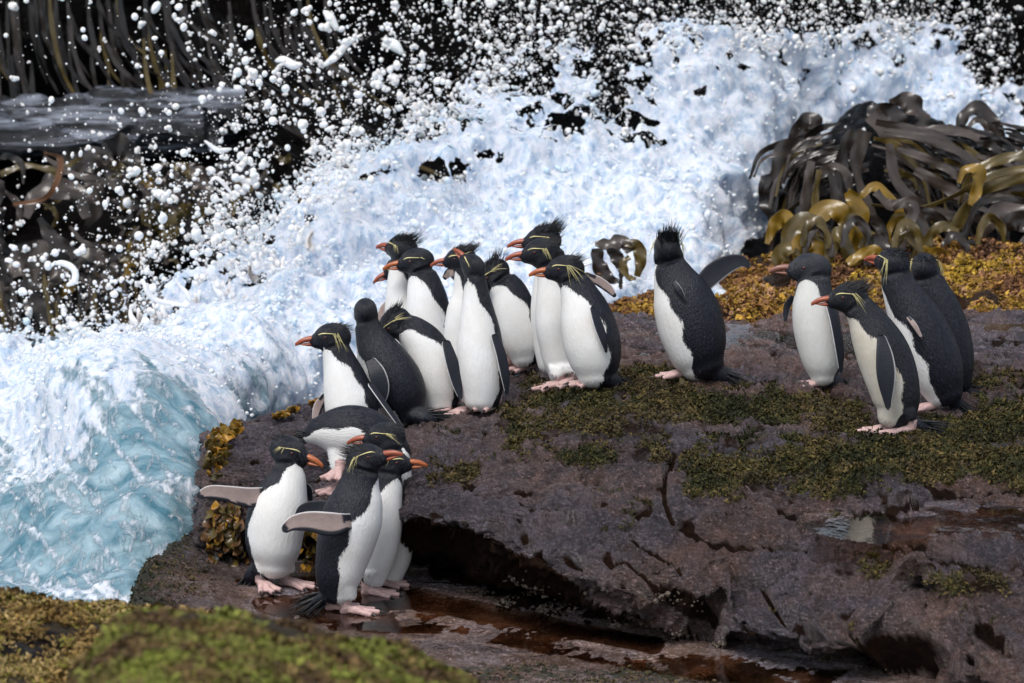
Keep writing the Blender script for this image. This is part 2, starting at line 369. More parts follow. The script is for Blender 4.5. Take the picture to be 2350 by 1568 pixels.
stain = np.maximum(stain, crack)
stain = np.maximum(stain, np.clip(.55 * (moss_main(u, v) > 0) * sstep(-.1, .4, fbm(G * 6, 4, .6)), 0, 1))
stain = np.maximum(stain, pitd * (1 - pool_m))
mossv = .75 * moss_main(u, v) + .25 * (moss_main(u, v) > 0) * fbm(G * 5, 3)
wetv = np.clip(.9 * pool_m + .75 * sstep(860, 800, v) * (u > 1400) * (perlin(G * np.array([5, 9, 5])) > -.35) + .5 * (perlin(G * np.array([4, 11, 11])) > .32) * (u < 800), 0, 1)
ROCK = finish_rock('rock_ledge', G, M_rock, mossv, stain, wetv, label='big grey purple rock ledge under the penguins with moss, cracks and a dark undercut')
DUMMY = None

# lower wet shelf in front of the undercut
nx, ny = 520, 270
X = np.linspace(-1.5, 3.0, nx); Y = np.linspace(9.6, 13.75, ny)
GX, GY = np.meshgrid(X, Y)
G2 = np.stack([GX, GY, np.zeros_like(GX)], -1)
edge = -1.17 + .05 * perlin(np.stack([GY * 3, GY * 0, GY * 0], -1)) + .16 * np.clip(GY - 12.75, 0, 1) * 1.6      # the shelf's left shore
edge = np.where(GY < 12.5, edge - .0 * GY, edge)
z = .185 + .016 * fbm(G2 * 1.8, 4) + .006 * fbm(G2 * 9, 4, .6) + .0035 * fbm(G2 * 40, 2)
s_ = GX - edge
z = z + .012 * np.exp(-((s_ - .16) / .16) ** 2) * (1 + perlin(G2 * 5)) - .75 * sstep(.10, -.10, s_)
z += .02 * np.exp(-((GY - 12.55) / .12) ** 2) * np.exp(-((GX + .85) / .3) ** 2)
z += .03 * np.clip(ridged(G2 * 14, 3) - .2, 0, 1) * np.clip(1.3 - s_ / .3, 0, 1)
G2[..., 2] = z
u2, v2, d2 = proj(G2)
wet2 = np.clip(.6 + band(u2, v2, [(560, 1330), (700, 1370), (900, 1375), (1200, 1420), (1500, 1480), (1900, 1560)], 40) + .3 * (perlin(G2 * np.array([4, 12, 1])) > .0), 0, 1) * sstep(.3, .42, s_)
puddle2 = band(u2, v2, [(600, 1385), (760, 1380), (940, 1372), (1180, 1412), (1500, 1476)], 22)
moss2 = np.clip(1.2 - s_ / .34, 0, 1) * .8 + .55 * band(u2, v2, [(1000, 1545), (1300, 1540), (1800, 1560)], 40)
G2[..., 2] -= .018 * puddle2
SHELF = finish_rock('rock_shelf', G2, M_shelf, moss2, None, wet2, label='low wet rock shelf in front of the ledge where four penguins stand')
def water_film(name, poly_uv, z0, label, mat, seed):
    pl = np.array(poly_uv, float); w3 = P(pl[:, 0], pl[:, 1], DZ(pl[:, 1], z0)); c = .014
    xs = np.arange(w3[:, 0].min(), w3[:, 0].max(), c); ys = np.arange(w3[:, 1].min(), w3[:, 1].max(), c)
    gx, gy = np.meshgrid(xs, ys); V = np.stack([gx, gy, np.full_like(gx, z0)], -1)
    cx, cy = gx[:-1, :-1] + c / 2, gy[:-1, :-1] + c / 2
    ok = inpoly(cx + .02 * perlin(np.stack([cx * 9, cy * 9, cx * 0], -1)), cy + .02 * perlin(np.stack([cx * 9, cy * 9, cx * 0 + 5], -1)), [tuple(q) for q in w3[:, :2]])
    F = gridF(*gx.shape)[ok.ravel()]; used, inv = np.unique(F, return_inverse=True)
    return tag(mk(name, V.reshape(-1, 3)[used], inv.reshape(F.shape), mat), label, kind='structure')
def puddle_mat(name, col):
    m = Mat(name); g = m.coord(); t = m.t
    nb = m.bump(m.noise(m.coord((1, .5, 1)), 22, 4, .55), .0012, .6)
    tr = m.n('ShaderNodeBsdfTransparent', Color=m.mix(m.ramp(m.noise(g, 6, 5, .6), [(.4, 0), (.6, 1)]), col, tuple(min(1, x * 2.2) for x in col)))
    gl = m.n('ShaderNodeBsdfGlossy', Color=(1., 1., 1.), Roughness=.04, Normal=nb)
    fr = m.n('ShaderNodeFresnel', IOR=1.36, Normal=nb)
    mx = t.nodes.new('ShaderNodeMixShader'); m.set(mx.inputs[0], m.math('MULTIPLY', fr, 1.25, True)); t.links.new(tr.outputs[0], mx.inputs[1]); t.links.new(gl.outputs[0], mx.inputs[2]); t.links.new(mx.outputs[0], m.out.inputs[0])
    return m.m
M_pud = puddle_mat('puddle_water', (.34, .25, .18))
M_pool = puddle_mat('pool_water', (.40, .31, .24))
water_film('puddle', [(540,1330),(560,1370),(600,1400),(700,1440),(850,1450),(1000,1455),(1250,1500),(1450,1535),(1700,1570),(1950,1580),(1950,1540),(1800,1525),(1500,1462),(1300,1425),(1100,1380),(930,1345),(850,1330),(700,1320)], .1885, 'thin brown sheet of rain water on the low shelf along the foot of the ledge', M_pud, 1)
pzs = [G[i, j, 2] for i, j in zip(*np.where(pool_m > .5))] if (pool_m > .5).any() else [.5]
water_film('rock_pool', [(1825,1202),(1890,1189),(2010,1180),(2150,1162),(2470,1144),(2470,1246),(2250,1224),(2130,1234),(2010,1250),(1930,1236),(1860,1224)], PZ + .004, 'shallow rock pool reflecting the sky, right side of the ledge top', M_pool, 2)

u_, v_, d_ = proj(G)
for nm, lo, hi, lb, sd_ in (('wet_film', 1430, 1905, 'rain water lying on the back of the ledge top behind the lone penguin', 3), ('wet_film', 1900, 2500, 'rain water lying on the back of the ledge top behind the right group', 4)):
    rg = (u_ > lo) & (u_ < hi) & (v_ > 755) & (v_ < 855) & (N[..., 2] > .3)
    water_film(nm, [(lo, 742), (hi, 742), (hi, 862), (lo, 858)], float(np.percentile(G[..., 2][rg], 66)), lb, M_pool, sd_)
# foreground mossy rocks, out of focus
def ridge_rock(name, pts, drop_d, mat, nr, nc, amp, label, mossf):
    # pts: (u, v_top, d_top); the rock falls away behind and comes towards the camera in front
    c = []
    for (uu, vt, dt) in pts:
        c.append([P(uu, vt + 420, dt + .75), P(uu, vt + 60, dt + .45), P(uu, vt + 4, dt + .2), P(uu, vt, dt), P(uu, vt + 35, dt - .25), P(uu, vt + 95, dt - .5), P(uu, vt + 190, dt - .7), P(uu, vt + 420, dt - .85)])
    g = catmull(catmull(np.array(c).transpose(1, 0, 2), nr, 0), nc, 1)
    n = gnorm(g); n = n if n[:, :, 2].mean() > 0 else -n
    g = g + n * (amp * fbm(g * 3.2, 4) + amp * .35 * fbm(g * 14, 3) + amp * .12 * fbm(g * 50, 2))[..., None]
    uu, vv, dd = proj(g)
    return finish_rock(name, g, mat, mossf(uu, vv, g), None, None, label)
ridge_rock('foreground_rock', [(-500,1350,11.2),(-200,1352,11.2),(0,1368,11.2),(120,1388,11.2),(240,1402,11.15),(360,1418,11.1),(470,1440,11.1),(620,1475,11),(800,1540,11),(1000,1640,11)], 0, M_fore, 180, 340, .035, 'brown mossy foreground rock in the bottom left corner', lambda a, b, g: .9 - .9 * np.exp(-((a - 60) / 120) ** 2 - ((b - 1480) / 38) ** 2))
ridge_rock('foreground_boulder', [(120,1700,8.9),(170,1560,8.9),(230,1470,8.9),(300,1425,8.9),(370,1412,8.9),(470,1424,8.9),(620,1446,8.9),(760,1478,8.9),(900,1515,8.9),(1010,1548,8.9),(1110,1590,8.9),(1300,1680,8.9)], 0, M_fore, 180, 340, .03, 'blurred green mossy boulder closest to the camera', lambda a, b, g: np.full(a.shape, .85))

# cliff behind
cc = []
for uu in np.linspace(-1500, 4200, 12):
    cc.append([P(uu, vv, dd) for vv, dd in ((1500, 19.3), (1150, 19.4), (900, 19.5), (700, 19.6), (500, 19.8), (300, 20.2), (100, 20.3), (-150, 20.5), (-500, 20.9), (-1000, 22.), (-1400, 24.))])
g = catmull(catmull(np.array(cc).transpose(1, 0, 2), 160, 0), 380, 1); n = gnorm(g); n = n if n[:, :, 1].mean() < 0 else -n
uc, vc, dc = proj(g)
dsp = .45 * fbm(g * .7, 4) + .12 * ridged(g * np.array([1.5, 1.5, 4]), 4) + .03 * fbm(g * 9, 3)
ledge = band(uc, vc + .05 * (uc - 200), [(-400, 300), (200, 300), (480, 270)], 34)
dsp = dsp * (1 - ledge * .7) + ledge * .75
g = g + n * dsp[..., None]
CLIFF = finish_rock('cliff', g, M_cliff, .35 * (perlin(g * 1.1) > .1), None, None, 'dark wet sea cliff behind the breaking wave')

# sea sheet to the horizon
sg = catmull(np.array([[[-600, -40, -.85], [600, -40, -.85]], [[-600, 900, -.85], [600, 900, -.85]]]), 60, 0); sg = catmull(sg, 60, 1)
n_ = sg.shape[0] * sg.shape[1]
tag(mk('sea', sg, gridF(60, 60), M_water, attrs={'foam': np.full(n_, .35), 'cov': np.ones(n_)}), 'open sea around the rocks', kind='structure')

# ------------------------------------------------------------------ the breaking wave
#      u     bottom (v,d)   q1         q2          solid edge (v,d)  lace 1 (v,d,cov)   top (v,d)
WC = [(-500, (1500,13.0), (1250,14.1), (1000,15.2), (800,16.6), (760,16.9,.1), (740,17.0)),
      (-200, (1480,13.1), (1220,14.2), (990,15.3), (795,16.6), (760,16.9,.1), (740,17.0)),
      (0,    (1460,13.2), (1200,14.3), (980,15.3), (812,16.4), (785,16.7,.1), (770,16.8)),
      (110,  (1450,13.2), (1180,14.2), (970,15.2), (822,16.3), (800,16.6,.1), (780,16.7)),
      (215,  (1440,13.2), (1160,14.0), (960,15.0), (865,16.1), (840,16.4,.1), (815,16.5)),
      (300,  (1430,13.2), (1140,13.9), (940,14.8), (800,15.9), (745,16.2,.2), (705,16.3)),
      (390,  (1420,13.3), (1120,13.9), (930,14.7), (740,15.8), (700,16.1,.2), (655,16.3)),
      (480,  (1420,13.5), (1110,14.0), (920,14.8), (700,15.9), (655,16.2,.2), (600,16.5)),
      (560,  (1400,14.9), (1150,15.0), (920,15.1), (670,16.0), (620,16.3,.3), (560,16.6)),
      (650,  (1350,15.3), (1120,15.3), (880,15.4), (610,16.1), (570,16.4,.3), (520,16.7)),
      (760,  (1300,15.5), (1080,15.5), (820,15.6), (500,16.3), (455,16.6,.3), (390,16.9)),
      (880,  (1250,15.5), (1040,15.5), (780,15.7), (410,16.5), (360,16.8,.35), (290,17.1)),
      (1000, (1200,15.5), (1000,15.5), (720,15.8), (340,16.6), (270,17.0,.40), (130,17.4)),
      (1100, (1200,15.5), (980,15.5), (700,15.8), (300,16.8), (180,17.2,.44), (-120,17.8)),
      (1230, (1200,15.5), (960,15.5), (680,15.9), (270,16.9), (110,17.3,.34), (-200,18.0)),
      (1350, (1200,15.5), (960,15.5), (660,15.9), (300,16.9), (120,17.3,.44), (-200,18.0)),
      (1480, (1200,15.5), (960,15.5), (640,16.0), (250,17.0), (110,17.3,.40), (-200,18.0)),
      (1600, (1200,15.5), (960,15.5), (620,16.0), (140,17.3), (60,17.5,.40), (-200,18.1)),
      (1750, (1200,15.8), (960,16.2), (600,17.0), (120,17.9), (40,18.1,.34), (-200,18.1)),
      (1900, (1200,16.2), (960,17.0), (620,18.0), (130,18.6), (40,18.7,.38), (-200,18.9)),
      (2060, (1200,16.3), (960,17.1), (620,18.2), (120,18.8), (20,18.9,.44), (-200,19.0)),
      (2180, (1200,16.4), (960,17.2), (640,18.3), (170,18.8), (60,18.9,.42), (-150,19.0)),
      (2280, (1200,16.5), (960,17.3), (680,18.3), (300,18.8), (130,18.9,.36), (0,19.0)),
      (2360, (1200,16.6), (960,17.4), (720,18.3), (330,18.8), (260,18.9,.30), (150,19.0)),
      (2700, (1200,16.6), (960,17.4), (720,18.3), (330,18.8), (260,18.9,.30), (150,19.0))]
UW = np.array([c_[0] for c_ in WC], float)
FOAMR = [.1, .12, .45, 1.0, 1., 1.]
wc = []
for c_ in WC:
    uu, b, q1, q2, e, l1, tp = c_
    right = 1. if uu > 560 else 0.
    mid = ((q2[0] + e[0]) / 2, (q2[1] + e[1]) / 2)
    rows = [(b[0] + 130, b[1] - .15, 1, .28 + .6 * right), (*b, 1, .28 + .6 * right), (*q1, 1, .30 + .6 * right), (*q2, 1, .48 + .4 * right), (*mid, .97, .90), (*e, .70, 1.), (l1[0], l1[1], l1[2], 1.), (tp[0], tp[1], 0., 1.)]
    wc.append([np.append(P(uu, r_[0], r_[1]), [r_[2], r_[3]]) for r_ in rows])
wc = np.array(wc).transpose(1, 0, 2)
uq = np.interp(np.linspace(0, 1, 26 * 4), np.linspace(0, 1, len(UW)), UW)
# resample columns evenly in u
def resample_u(A, nc):
    ut = np.linspace(UW[0], UW[-1], nc)
    t = np.interp(ut, UW, np.arange(len(UW)))
    i = np.clip(t.astype(int), 0, len(UW) - 2); f = (t - i)[None, :, None]
    E = np.concatenate([2 * A[:, :1] - A[:, 1:2], A, 2 * A[:, -1:] - A[:, -2:-1]], 1)
    a, b, c, d_ = E[:, i], E[:, i + 1], E[:, i + 2], E[:, i + 3]
    f = f * f * (3 - 2 * f) * .35 + f * .65
    return b + (c - b) * f
W5 = resample_u(catmull(wc, 270, 0), 780)
ker = np.hanning(53)[1:-1]; ker /= ker.sum()
pad = np.concatenate([W5[:, :1].repeat(25, 1), W5, W5[:, -1:].repeat(25, 1)], 1)
W5 = sum(kk * pad[:, i_:i_ + W5.shape[1]] for i_, kk in enumerate(ker))
GW = W5[..., :3].copy(); cov = np.clip(W5[..., 3], 0, 1); foam = np.clip(W5[..., 4], 0, 1)
NW = gnorm(GW); NW = NW if NW[:, :, 1].mean() < 0 else -NW
uw, vw, dw = proj(GW)
# swell mound on the left, with a curling shoulder
mound = np.exp(-(((uw - 300) / 170) ** 2 + ((vw - 1010) / 120) ** 2)); sh = np.exp(-(((uw - 120) / 200) ** 2 + ((vw - 1230) / 80) ** 2))
HOLES = ((1130, 120, 55, 75), (1190, 40, 60, 50), (1330, 30, 80, 75), (1410, 120, 40, 90), (1290, 330, 62, 36), (1240, 200, 28, 50), (1400, 250, 42, 60), (1560, 30, 70, 50), (1650, 45, 130, 55), (1850, 40, 160, 52), (2040, 20, 90, 40), (1010, 420, 40, 22), (1120, 390, 36, 18), (1480, 330, 40, 26), (1000, 250, 60, 70), (2270, 110, 60, 90), (600, 690, 30, 18))
for (hu, hv, ra, rb) in HOLES:
    cov = cov - .72 * np.exp(-(((uw - hu) / ra) ** 2 + ((vw - hv) / rb) ** 2)) * (1 + .5 * perlin(GW * 5))
cov = np.clip(cov, 0, 1)
leftw = sstep(640, 470, uw)
evw = np.interp(uw, UW, [c_[4][0] for c_ in WC])
flowp = np.stack([GW[..., 0] * 1.0 + GW[..., 2] * .8, GW[..., 1] * .9, GW[..., 2] * 1.0 - GW[..., 0] * .4], -1)
smo = 1 - .75 * leftw * sstep(120, 300, vw - evw)
dspw = .12 * fbm(GW * 1.3, 3) + (.045 * ridged(flowp * 3.0, 3, .5) + .014 * fbm(GW * 12, 3, .5)) * smo
lump = 1 - worley(GW * 9 + .8 * fbm(GW * 4, 2)[..., None])
dspw = dspw + foam * .038 * lump * smo
rip = perlin(np.stack([GW[..., 0] * 2.2 + GW[..., 1] * 1.2, (GW[..., 1] - .55 * GW[..., 0] + .2 * fbm(GW * 2, 2)) * 7, GW[..., 2] * 3], -1))
dspw = dspw + leftw * (.26 * mound + .10 * sh + .035 * fbm(GW * np.array([3.5, 4.5, 4]) + 11, 4, .55))
GW = GW + NW * dspw[..., None]
fl = 1. - .74 * sstep(110, 330, vw - evw)
fl += .42 * np.exp(-((segdist(uw, vw, [(60, 1110), (150, 1010), (260, 940), (380, 930), (470, 980)])) / 46) ** 2)
fl += .50 * np.exp(-((segdist(uw, vw, [(470, 960), (478, 1080), (470, 1180), (440, 1290), (380, 1330)])) / 26) ** 2)
fl += .42 * np.exp(-((segdist(uw, vw, [(-40, 1210), (60, 1150), (190, 1120), (330, 1040)])) / 24) ** 2)
fl += .38 * np.exp(-((segdist(uw, vw, [(40, 1330), (170, 1370), (300, 1400)])) / 20) ** 2)
strk = fbm(np.stack([(uw * .75 + vw * .65) / 120, (vw * .75 - uw * .65) / 17, uw * 0], -1), 4, .6)
fl += .46 * strk - .02
foam = np.clip(foam * (1 - leftw) + fl * leftw, 0, 1)
WAVE = tag(mk('wave', GW, gridF(*GW.shape[:2]), M_water, attrs={'foam': foam.ravel(), 'cov': cov.ravel()}), 'turquoise and white breaking wave surging up behind the penguins', kind='structure')

def gn_blobs(name, pos, scl, rot, mat, sub, label):
    ob = mk(name, pos, np.zeros((0, 3), int), mat, attrs={'scl': scl, 'rot': rot}) if False else None
    me = bpy.data.meshes.new(name); me.vertices.add(len(pos)); me.vertices.foreach_set('co', np.asarray(pos, np.float32).ravel())
    me.attributes.new('scl', 'FLOAT_VECTOR', 'POINT').data.foreach_set('vector', np.asarray(scl, np.float32).ravel())
    me.attributes.new('rot', 'FLOAT_VECTOR', 'POINT').data.foreach_set('vector', np.asarray(rot, np.float32).ravel())
    me.materials.append(mat)
    ob = bpy.data.objects.new(name, me); C.objects.link(ob)
    ng = bpy.data.node_groups.new(name, 'GeometryNodeTree')
    ng.interface.new_socket('Geometry', in_out='INPUT', socket_type='NodeSocketGeometry'); ng.interface.new_socket('Geometry', in_out='OUTPUT', socket_type='NodeSocketGeometry')
    N_ = ng.nodes.new; gi = N_('NodeGroupInput'); go = N_('NodeGroupOutput'); ic = N_('GeometryNodeMeshIcoSphere'); ic.inputs['Subdivisions'].default_value = sub; ic.inputs['Radius'].default_value = 1
    ss = N_('GeometryNodeSetShadeSmooth'); sm = N_('GeometryNodeSetMaterial'); sm.inputs['Material'].default_value = mat
    ip = N_('GeometryNodeInstanceOnPoints'); a = N_('GeometryNodeInputNamedAttribute'); a.data_type = 'FLOAT_VECTOR'; a.inputs['Name'].default_value = 'scl'
    b = N_('GeometryNodeInputNamedAttribute'); b.data_type = 'FLOAT_VECTOR'; b.inputs['Name'].default_value = 'rot'; er = N_('FunctionNodeEulerToRotation')
    L = ng.links.new
    L(ic.outputs[0], ss.inputs[0]); L(ss.outputs[0], sm.inputs[0]); L(gi.outputs[0], ip.inputs['Points']); L(sm.outputs[0], ip.inputs['Instance'])
    L(a.outputs[0], ip.inputs['Scale']); L(b.outputs[0], er.inputs[0]); L(er.outputs[0], ip.inputs['Rotation']); L(ip.outputs[0], go.inputs[0])
    md = ob.modifiers.new('blobs', 'NODES'); md.node_group = ng
    return tag(ob, label, kind='stuff')
# froth lumps sitting on the foam
nv = GW.shape[0] * GW.shape[1]
wgt = (np.clip(foam.ravel() - .35, 0, 1) * np.clip(cov.ravel() * 1.1, 0, 1) ** .7) * (uw.ravel() > -300) * (uw.ravel() < 2600) * (vw.ravel() > -60) * (vw.ravel() < 1250)
wgt *= .35 + (perlin(GW.reshape(-1, 3) * 4) > 0) * 1.
ix = R.choice(nv, 15000, p=wgt / wgt.sum())
pp = GW.reshape(-1, 3)[ix] + R.normal(size=(len(ix), 3)) * .012 + NW.reshape(-1, 3)[ix] * np.abs(R.normal(size=(len(ix), 1))) * .018
rr = np.exp(R.normal(-5.55, .45, len(ix))); rr = np.clip(rr, .0015, .016)
scl = rr[:, None] * np.exp(R.normal(0, .25, (len(ix), 3)))
gn_blobs('froth', pp, scl, R.uniform(0, 6.28, (len(ix), 3)), M_foam, 2, 'bubbly white froth covering the wave')

# flying spray: dense near the torn edge of the wave, thinner to the left
edge_pl = [(-200, 780), (0, 800), (120, 815), (215, 855), (300, 790), (340, 720), (480, 670), (560, 620), (650, 570), (760, 460), (880, 370), (1000, 290), (1100, 230), (1230, 110), (1480, 110), (1600, 100), (1900, 100), (2100, 60)]
ncand = 130000
cu = R.uniform(-150, 2500, ncand); cv = R.uniform(-120, 900, ncand)
dist = segdist(cu, cv, edge_pl)
ev = np.interp(cu, [p[0] for p in edge_pl], [p[1] for p in edge_pl])
above = (cv < ev + 25)
dens = np.exp(-dist / 210) * .95 + .06
dens *= np.where(cu < 300, np.interp(cu, [-150, 0, 300], [.25, .3, .7]) * .9, 1)
cl = fbm(np.stack([cu / 120, cv / 120, cu * 0], -1), 3); dens *= np.clip(.75 + 1.1 * cl, .15, 1.6)
dens *= np.where(cu > 2100, .8, 1)
keep = above & (R.uniform(size=ncand) < dens * .78)
hm = sum(np.exp(-(((cu - a_) / (p_ * 1.1)) ** 2 + ((cv - b_) / (q_ * 1.1)) ** 2)) for (a_, b_, p_, q_) in HOLES)
keep |= (hm > .35) & (R.uniform(size=ncand) < .45)
inw = (~above) & (R.uniform(size=ncand) < .05) & (cv < 620 + (cu < 800) * 300)
keep |= inw
cu, cv = cu[keep], cv[keep]; nd = len(cu)
dd_ = np.interp(cu, [-150, 300, 700, 1200, 2500], [15.6, 15.4, 15.6, 16.3, 17.3]) + np.abs(R.normal(0, .8, nd))
ps = P(cu, cv, dd_)
rad = np.clip(np.exp(R.normal(-6.0, .78, nd)), .0009, .016)
big = R.uniform(size=nd) < .02; rad[big] *= R.uniform(1.5, 2.2, big.sum()); rad = np.clip(rad, 0, .019); rad *= np.interp(cu, [900, 1150], [1, .74])
scl = rad[:, None] * np.exp(R.normal(0, .13, (nd, 3))); scl[big] *= np.exp(R.normal(0, .22, (big.sum(), 3)))
# ragged drops: satellites stuck to the larger ones, and thin strings drawn out between drops
sel = np.where((rad > .0036) & (R.uniform(size=nd) < .30))[0]; P2, S2 = [], []
for rr3 in range(3):
    o3 = R.normal(size=(len(sel), 3)); o3 /= np.linalg.norm(o3, axis=1, keepdims=True)
    k3 = R.uniform(.45, .95, (len(sel), 1)); P2.append(ps[sel] + o3 * rad[sel][:, None] * 1.05); S2.append(rad[sel][:, None] * k3 * np.ones(3))
for q in range(420):
    a3 = R.randint(0, nd); dirn = nrm(np.array([R.normal() * .8, R.normal() * .3, abs(R.normal()) + .2])); n3_ = R.randint(6, 18); r3 = R.uniform(.0018, .0045); c3 = ps[a3].copy()
    if dens[keep][a3] < .35: continue
    for k3 in range(n3_):
        P2.append(c3[None].copy()); S2.append(np.ones((1, 3)) * r3 * (1 + .6 * math.sin(k3 * 1.3 + q)) * (1.2 - k3 / n3_)); dirn = nrm(dirn + R.normal(size=3) * .22); c3 = c3 + dirn * r3 * 1.1
ps = np.concatenate([ps] + P2); scl = np.concatenate([scl] + S2); nd = len(ps)
gn_blobs('spray', ps, scl, R.uniform(0, 6.28, (nd, 3)), M_drop, 2, 'white drops of spray thrown up in front of the dark cliff')

# larger water shapes flung off the crest, each a thing of its own
def tube(name, pts, rads, mat, parent=None, n=30, k=12, lumps=0., origin=None, flat=None):
    c = catmull(np.asarray(pts, float), n); r = catmull(np.asarray(rads, float)[:, None], n)[:, 0]
    r = np.maximum(r, 1e-4)
    t = np.gradient(c, axis=0); t /= np.linalg.norm(t, axis=1)[:, None] + 1e-9
    h = np.tile(np.array([.13, -.98, .1]), (n, 1)); a = np.cross(t, h); a /= np.linalg.norm(a, axis=1)[:, None] + 1e-9; b = np.cross(t, a)
    th = np.linspace(0, 2 * np.pi, k, endpoint=False)
    V = c[:, None] + r[:, None, None] * (np.cos(th)[None, :, None] * a[:, None] + np.sin(th)[None, :, None] * b[:, None] * (flat or 1))
    V = np.concatenate([V.reshape(-1, 3), c[:1] - t[:1] * r[0], c[-1:] + t[-1:] * r[-1]])
    if lumps: V = V + (lumps * perlin(V * 22))[:, None] * nrm([.3, -.9, .4])
    F = gridF(n, k, True); i0 = n * k
    T = np.concatenate([np.stack([np.roll(np.arange(k), -1), np.arange(k), np.full(k, i0)], -1), np.stack([(n - 1) * k + np.arange(k), (n - 1) * k + np.roll(np.arange(k), -1), np.full(k, i0 + 1)], -1)])
    return mk(name, V, [F, T], mat, parent, origin=origin)
def splash(pts, rads, d0, label, lumps=.006):
    q = [P(a, b, d0) for a, b in pts]; m = d0 * TAN / 1175
    o = tube('splash', q, [x * m * .72 for x in rads], M_drop, lumps=lumps, origin=q[0]); tag(o, label, 'splash', 'shapes of water flung off the wave')
splash([(120,606),(140,604),(160,610),(172,625),(170,645),(155,655)], [4,9,11,11,11,6], 15.7, 'hooked white curl of water flying before the kelp at far left')
splash([(330,648),(340,672),(362,690),(395,697),(440,706)], [6,10,9,8,5], 15.7, 'long bent arm of water rising left from the wave crest')
splash([(402,640),(412,655),(428,672),(436,690)], [3,6,8,6], 15.7, 'short thin finger of water above the wave crest')
splash([(634,140),(650,138),(672,150),(690,148)], [6,14,15,7], 16.6, 'fat white blob of water in the upper spray, larger than its neighbours')
splash([(745,28),(758,42),(772,66)], [8,16,9], 16.8, 'pale oblong blob of water near the top edge above the dark cliff')
splash([(883,92),(905,104),(922,122)], [10,18,9], 16.9, 'round white blob of water right of the oblong ones at top')
splash([(745,150),(770,130),(800,98),(830,80)], [7,13,10,4], 16.9, 'slanting streak of water joining blobs in the upper spray')
splash([(340,1000),(341,1001)], [2,2], 15.0, 'tiny bead of water on the wave face')
splash([(205,760),(222,768),(238,775),(245,790)], [4,7,5,3], 15.9, 'small bent drop of water just above the left crest')
splash([(470,325),(500,345),(530,342)], [4,9,4], 16.0, 'flattened drop of water in the middle of the left spray')
splash([(700,350),(735,340),(745,352)], [5,10,5], 16.5, 'stubby drop of water beside the wave slope, mid spray')
splash([(480,420),(500,410),(540,455)], [3,7,5], 16.1, 'crooked drop of water over the brown kelp')
splash([(1500,740),(1500,741)], [2,2], 15.9, 'tiny bead of water behind the lone penguin')
def crown(seed):      # torn fingers along the left crest
    r2 = random.Random(seed)
    base = [(300, 760), (325, 735), (350, 725), (385, 712), (430, 700), (470, 690), (520, 655), (575, 620), (640, 590), (700, 540)]
    q = []
    for (a, b) in base:
        for k in range(3):
            x0 = a + r2.uniform(-16, 16); y0 = b + r2.uniform(10, 34); ln = r2.uniform(18, 50); an = r2.uniform(-2.4, -1.3)
            p = [(x0, y0), (x0 + ln * .5 * math.cos(an), y0 + ln * .5 * math.sin(an)), (x0 + ln * math.cos(an + .3), y0 + ln * math.sin(an + .3))]
            q.append((p, [9, 6, r2.uniform(2, 5)]))
    return q
fv, ff, off = [], [], 0
for p_, r_ in crown(5):
    q = [P(a, b, 15.85) for a, b in p_]; m_ = 15.85 * TAN / 1175
    o = tube('tmp', q, [x * m_ for x in r_], M_drop, n=10, k=8, lumps=.01)
    me = o.data; V = np.empty(len(me.vertices) * 3); me.vertices.foreach_get('co', V); fv.append(V.reshape(-1, 3))
    ff += [[i + off for i in p.vertices] for p in me.polygons]; off += len(me.vertices)
    bpy.data.objects.remove(o); bpy.data.meshes.remove(me)
quads = np.array([f for f in ff if len(f) == 4]); tris = np.array([f for f in ff if len(f) == 3])
tag(mk('wave_crest_fingers', np.concatenate(fv), [quads, tris], M_drop), 'torn white fingers of water along the wave crest', kind='stuff')

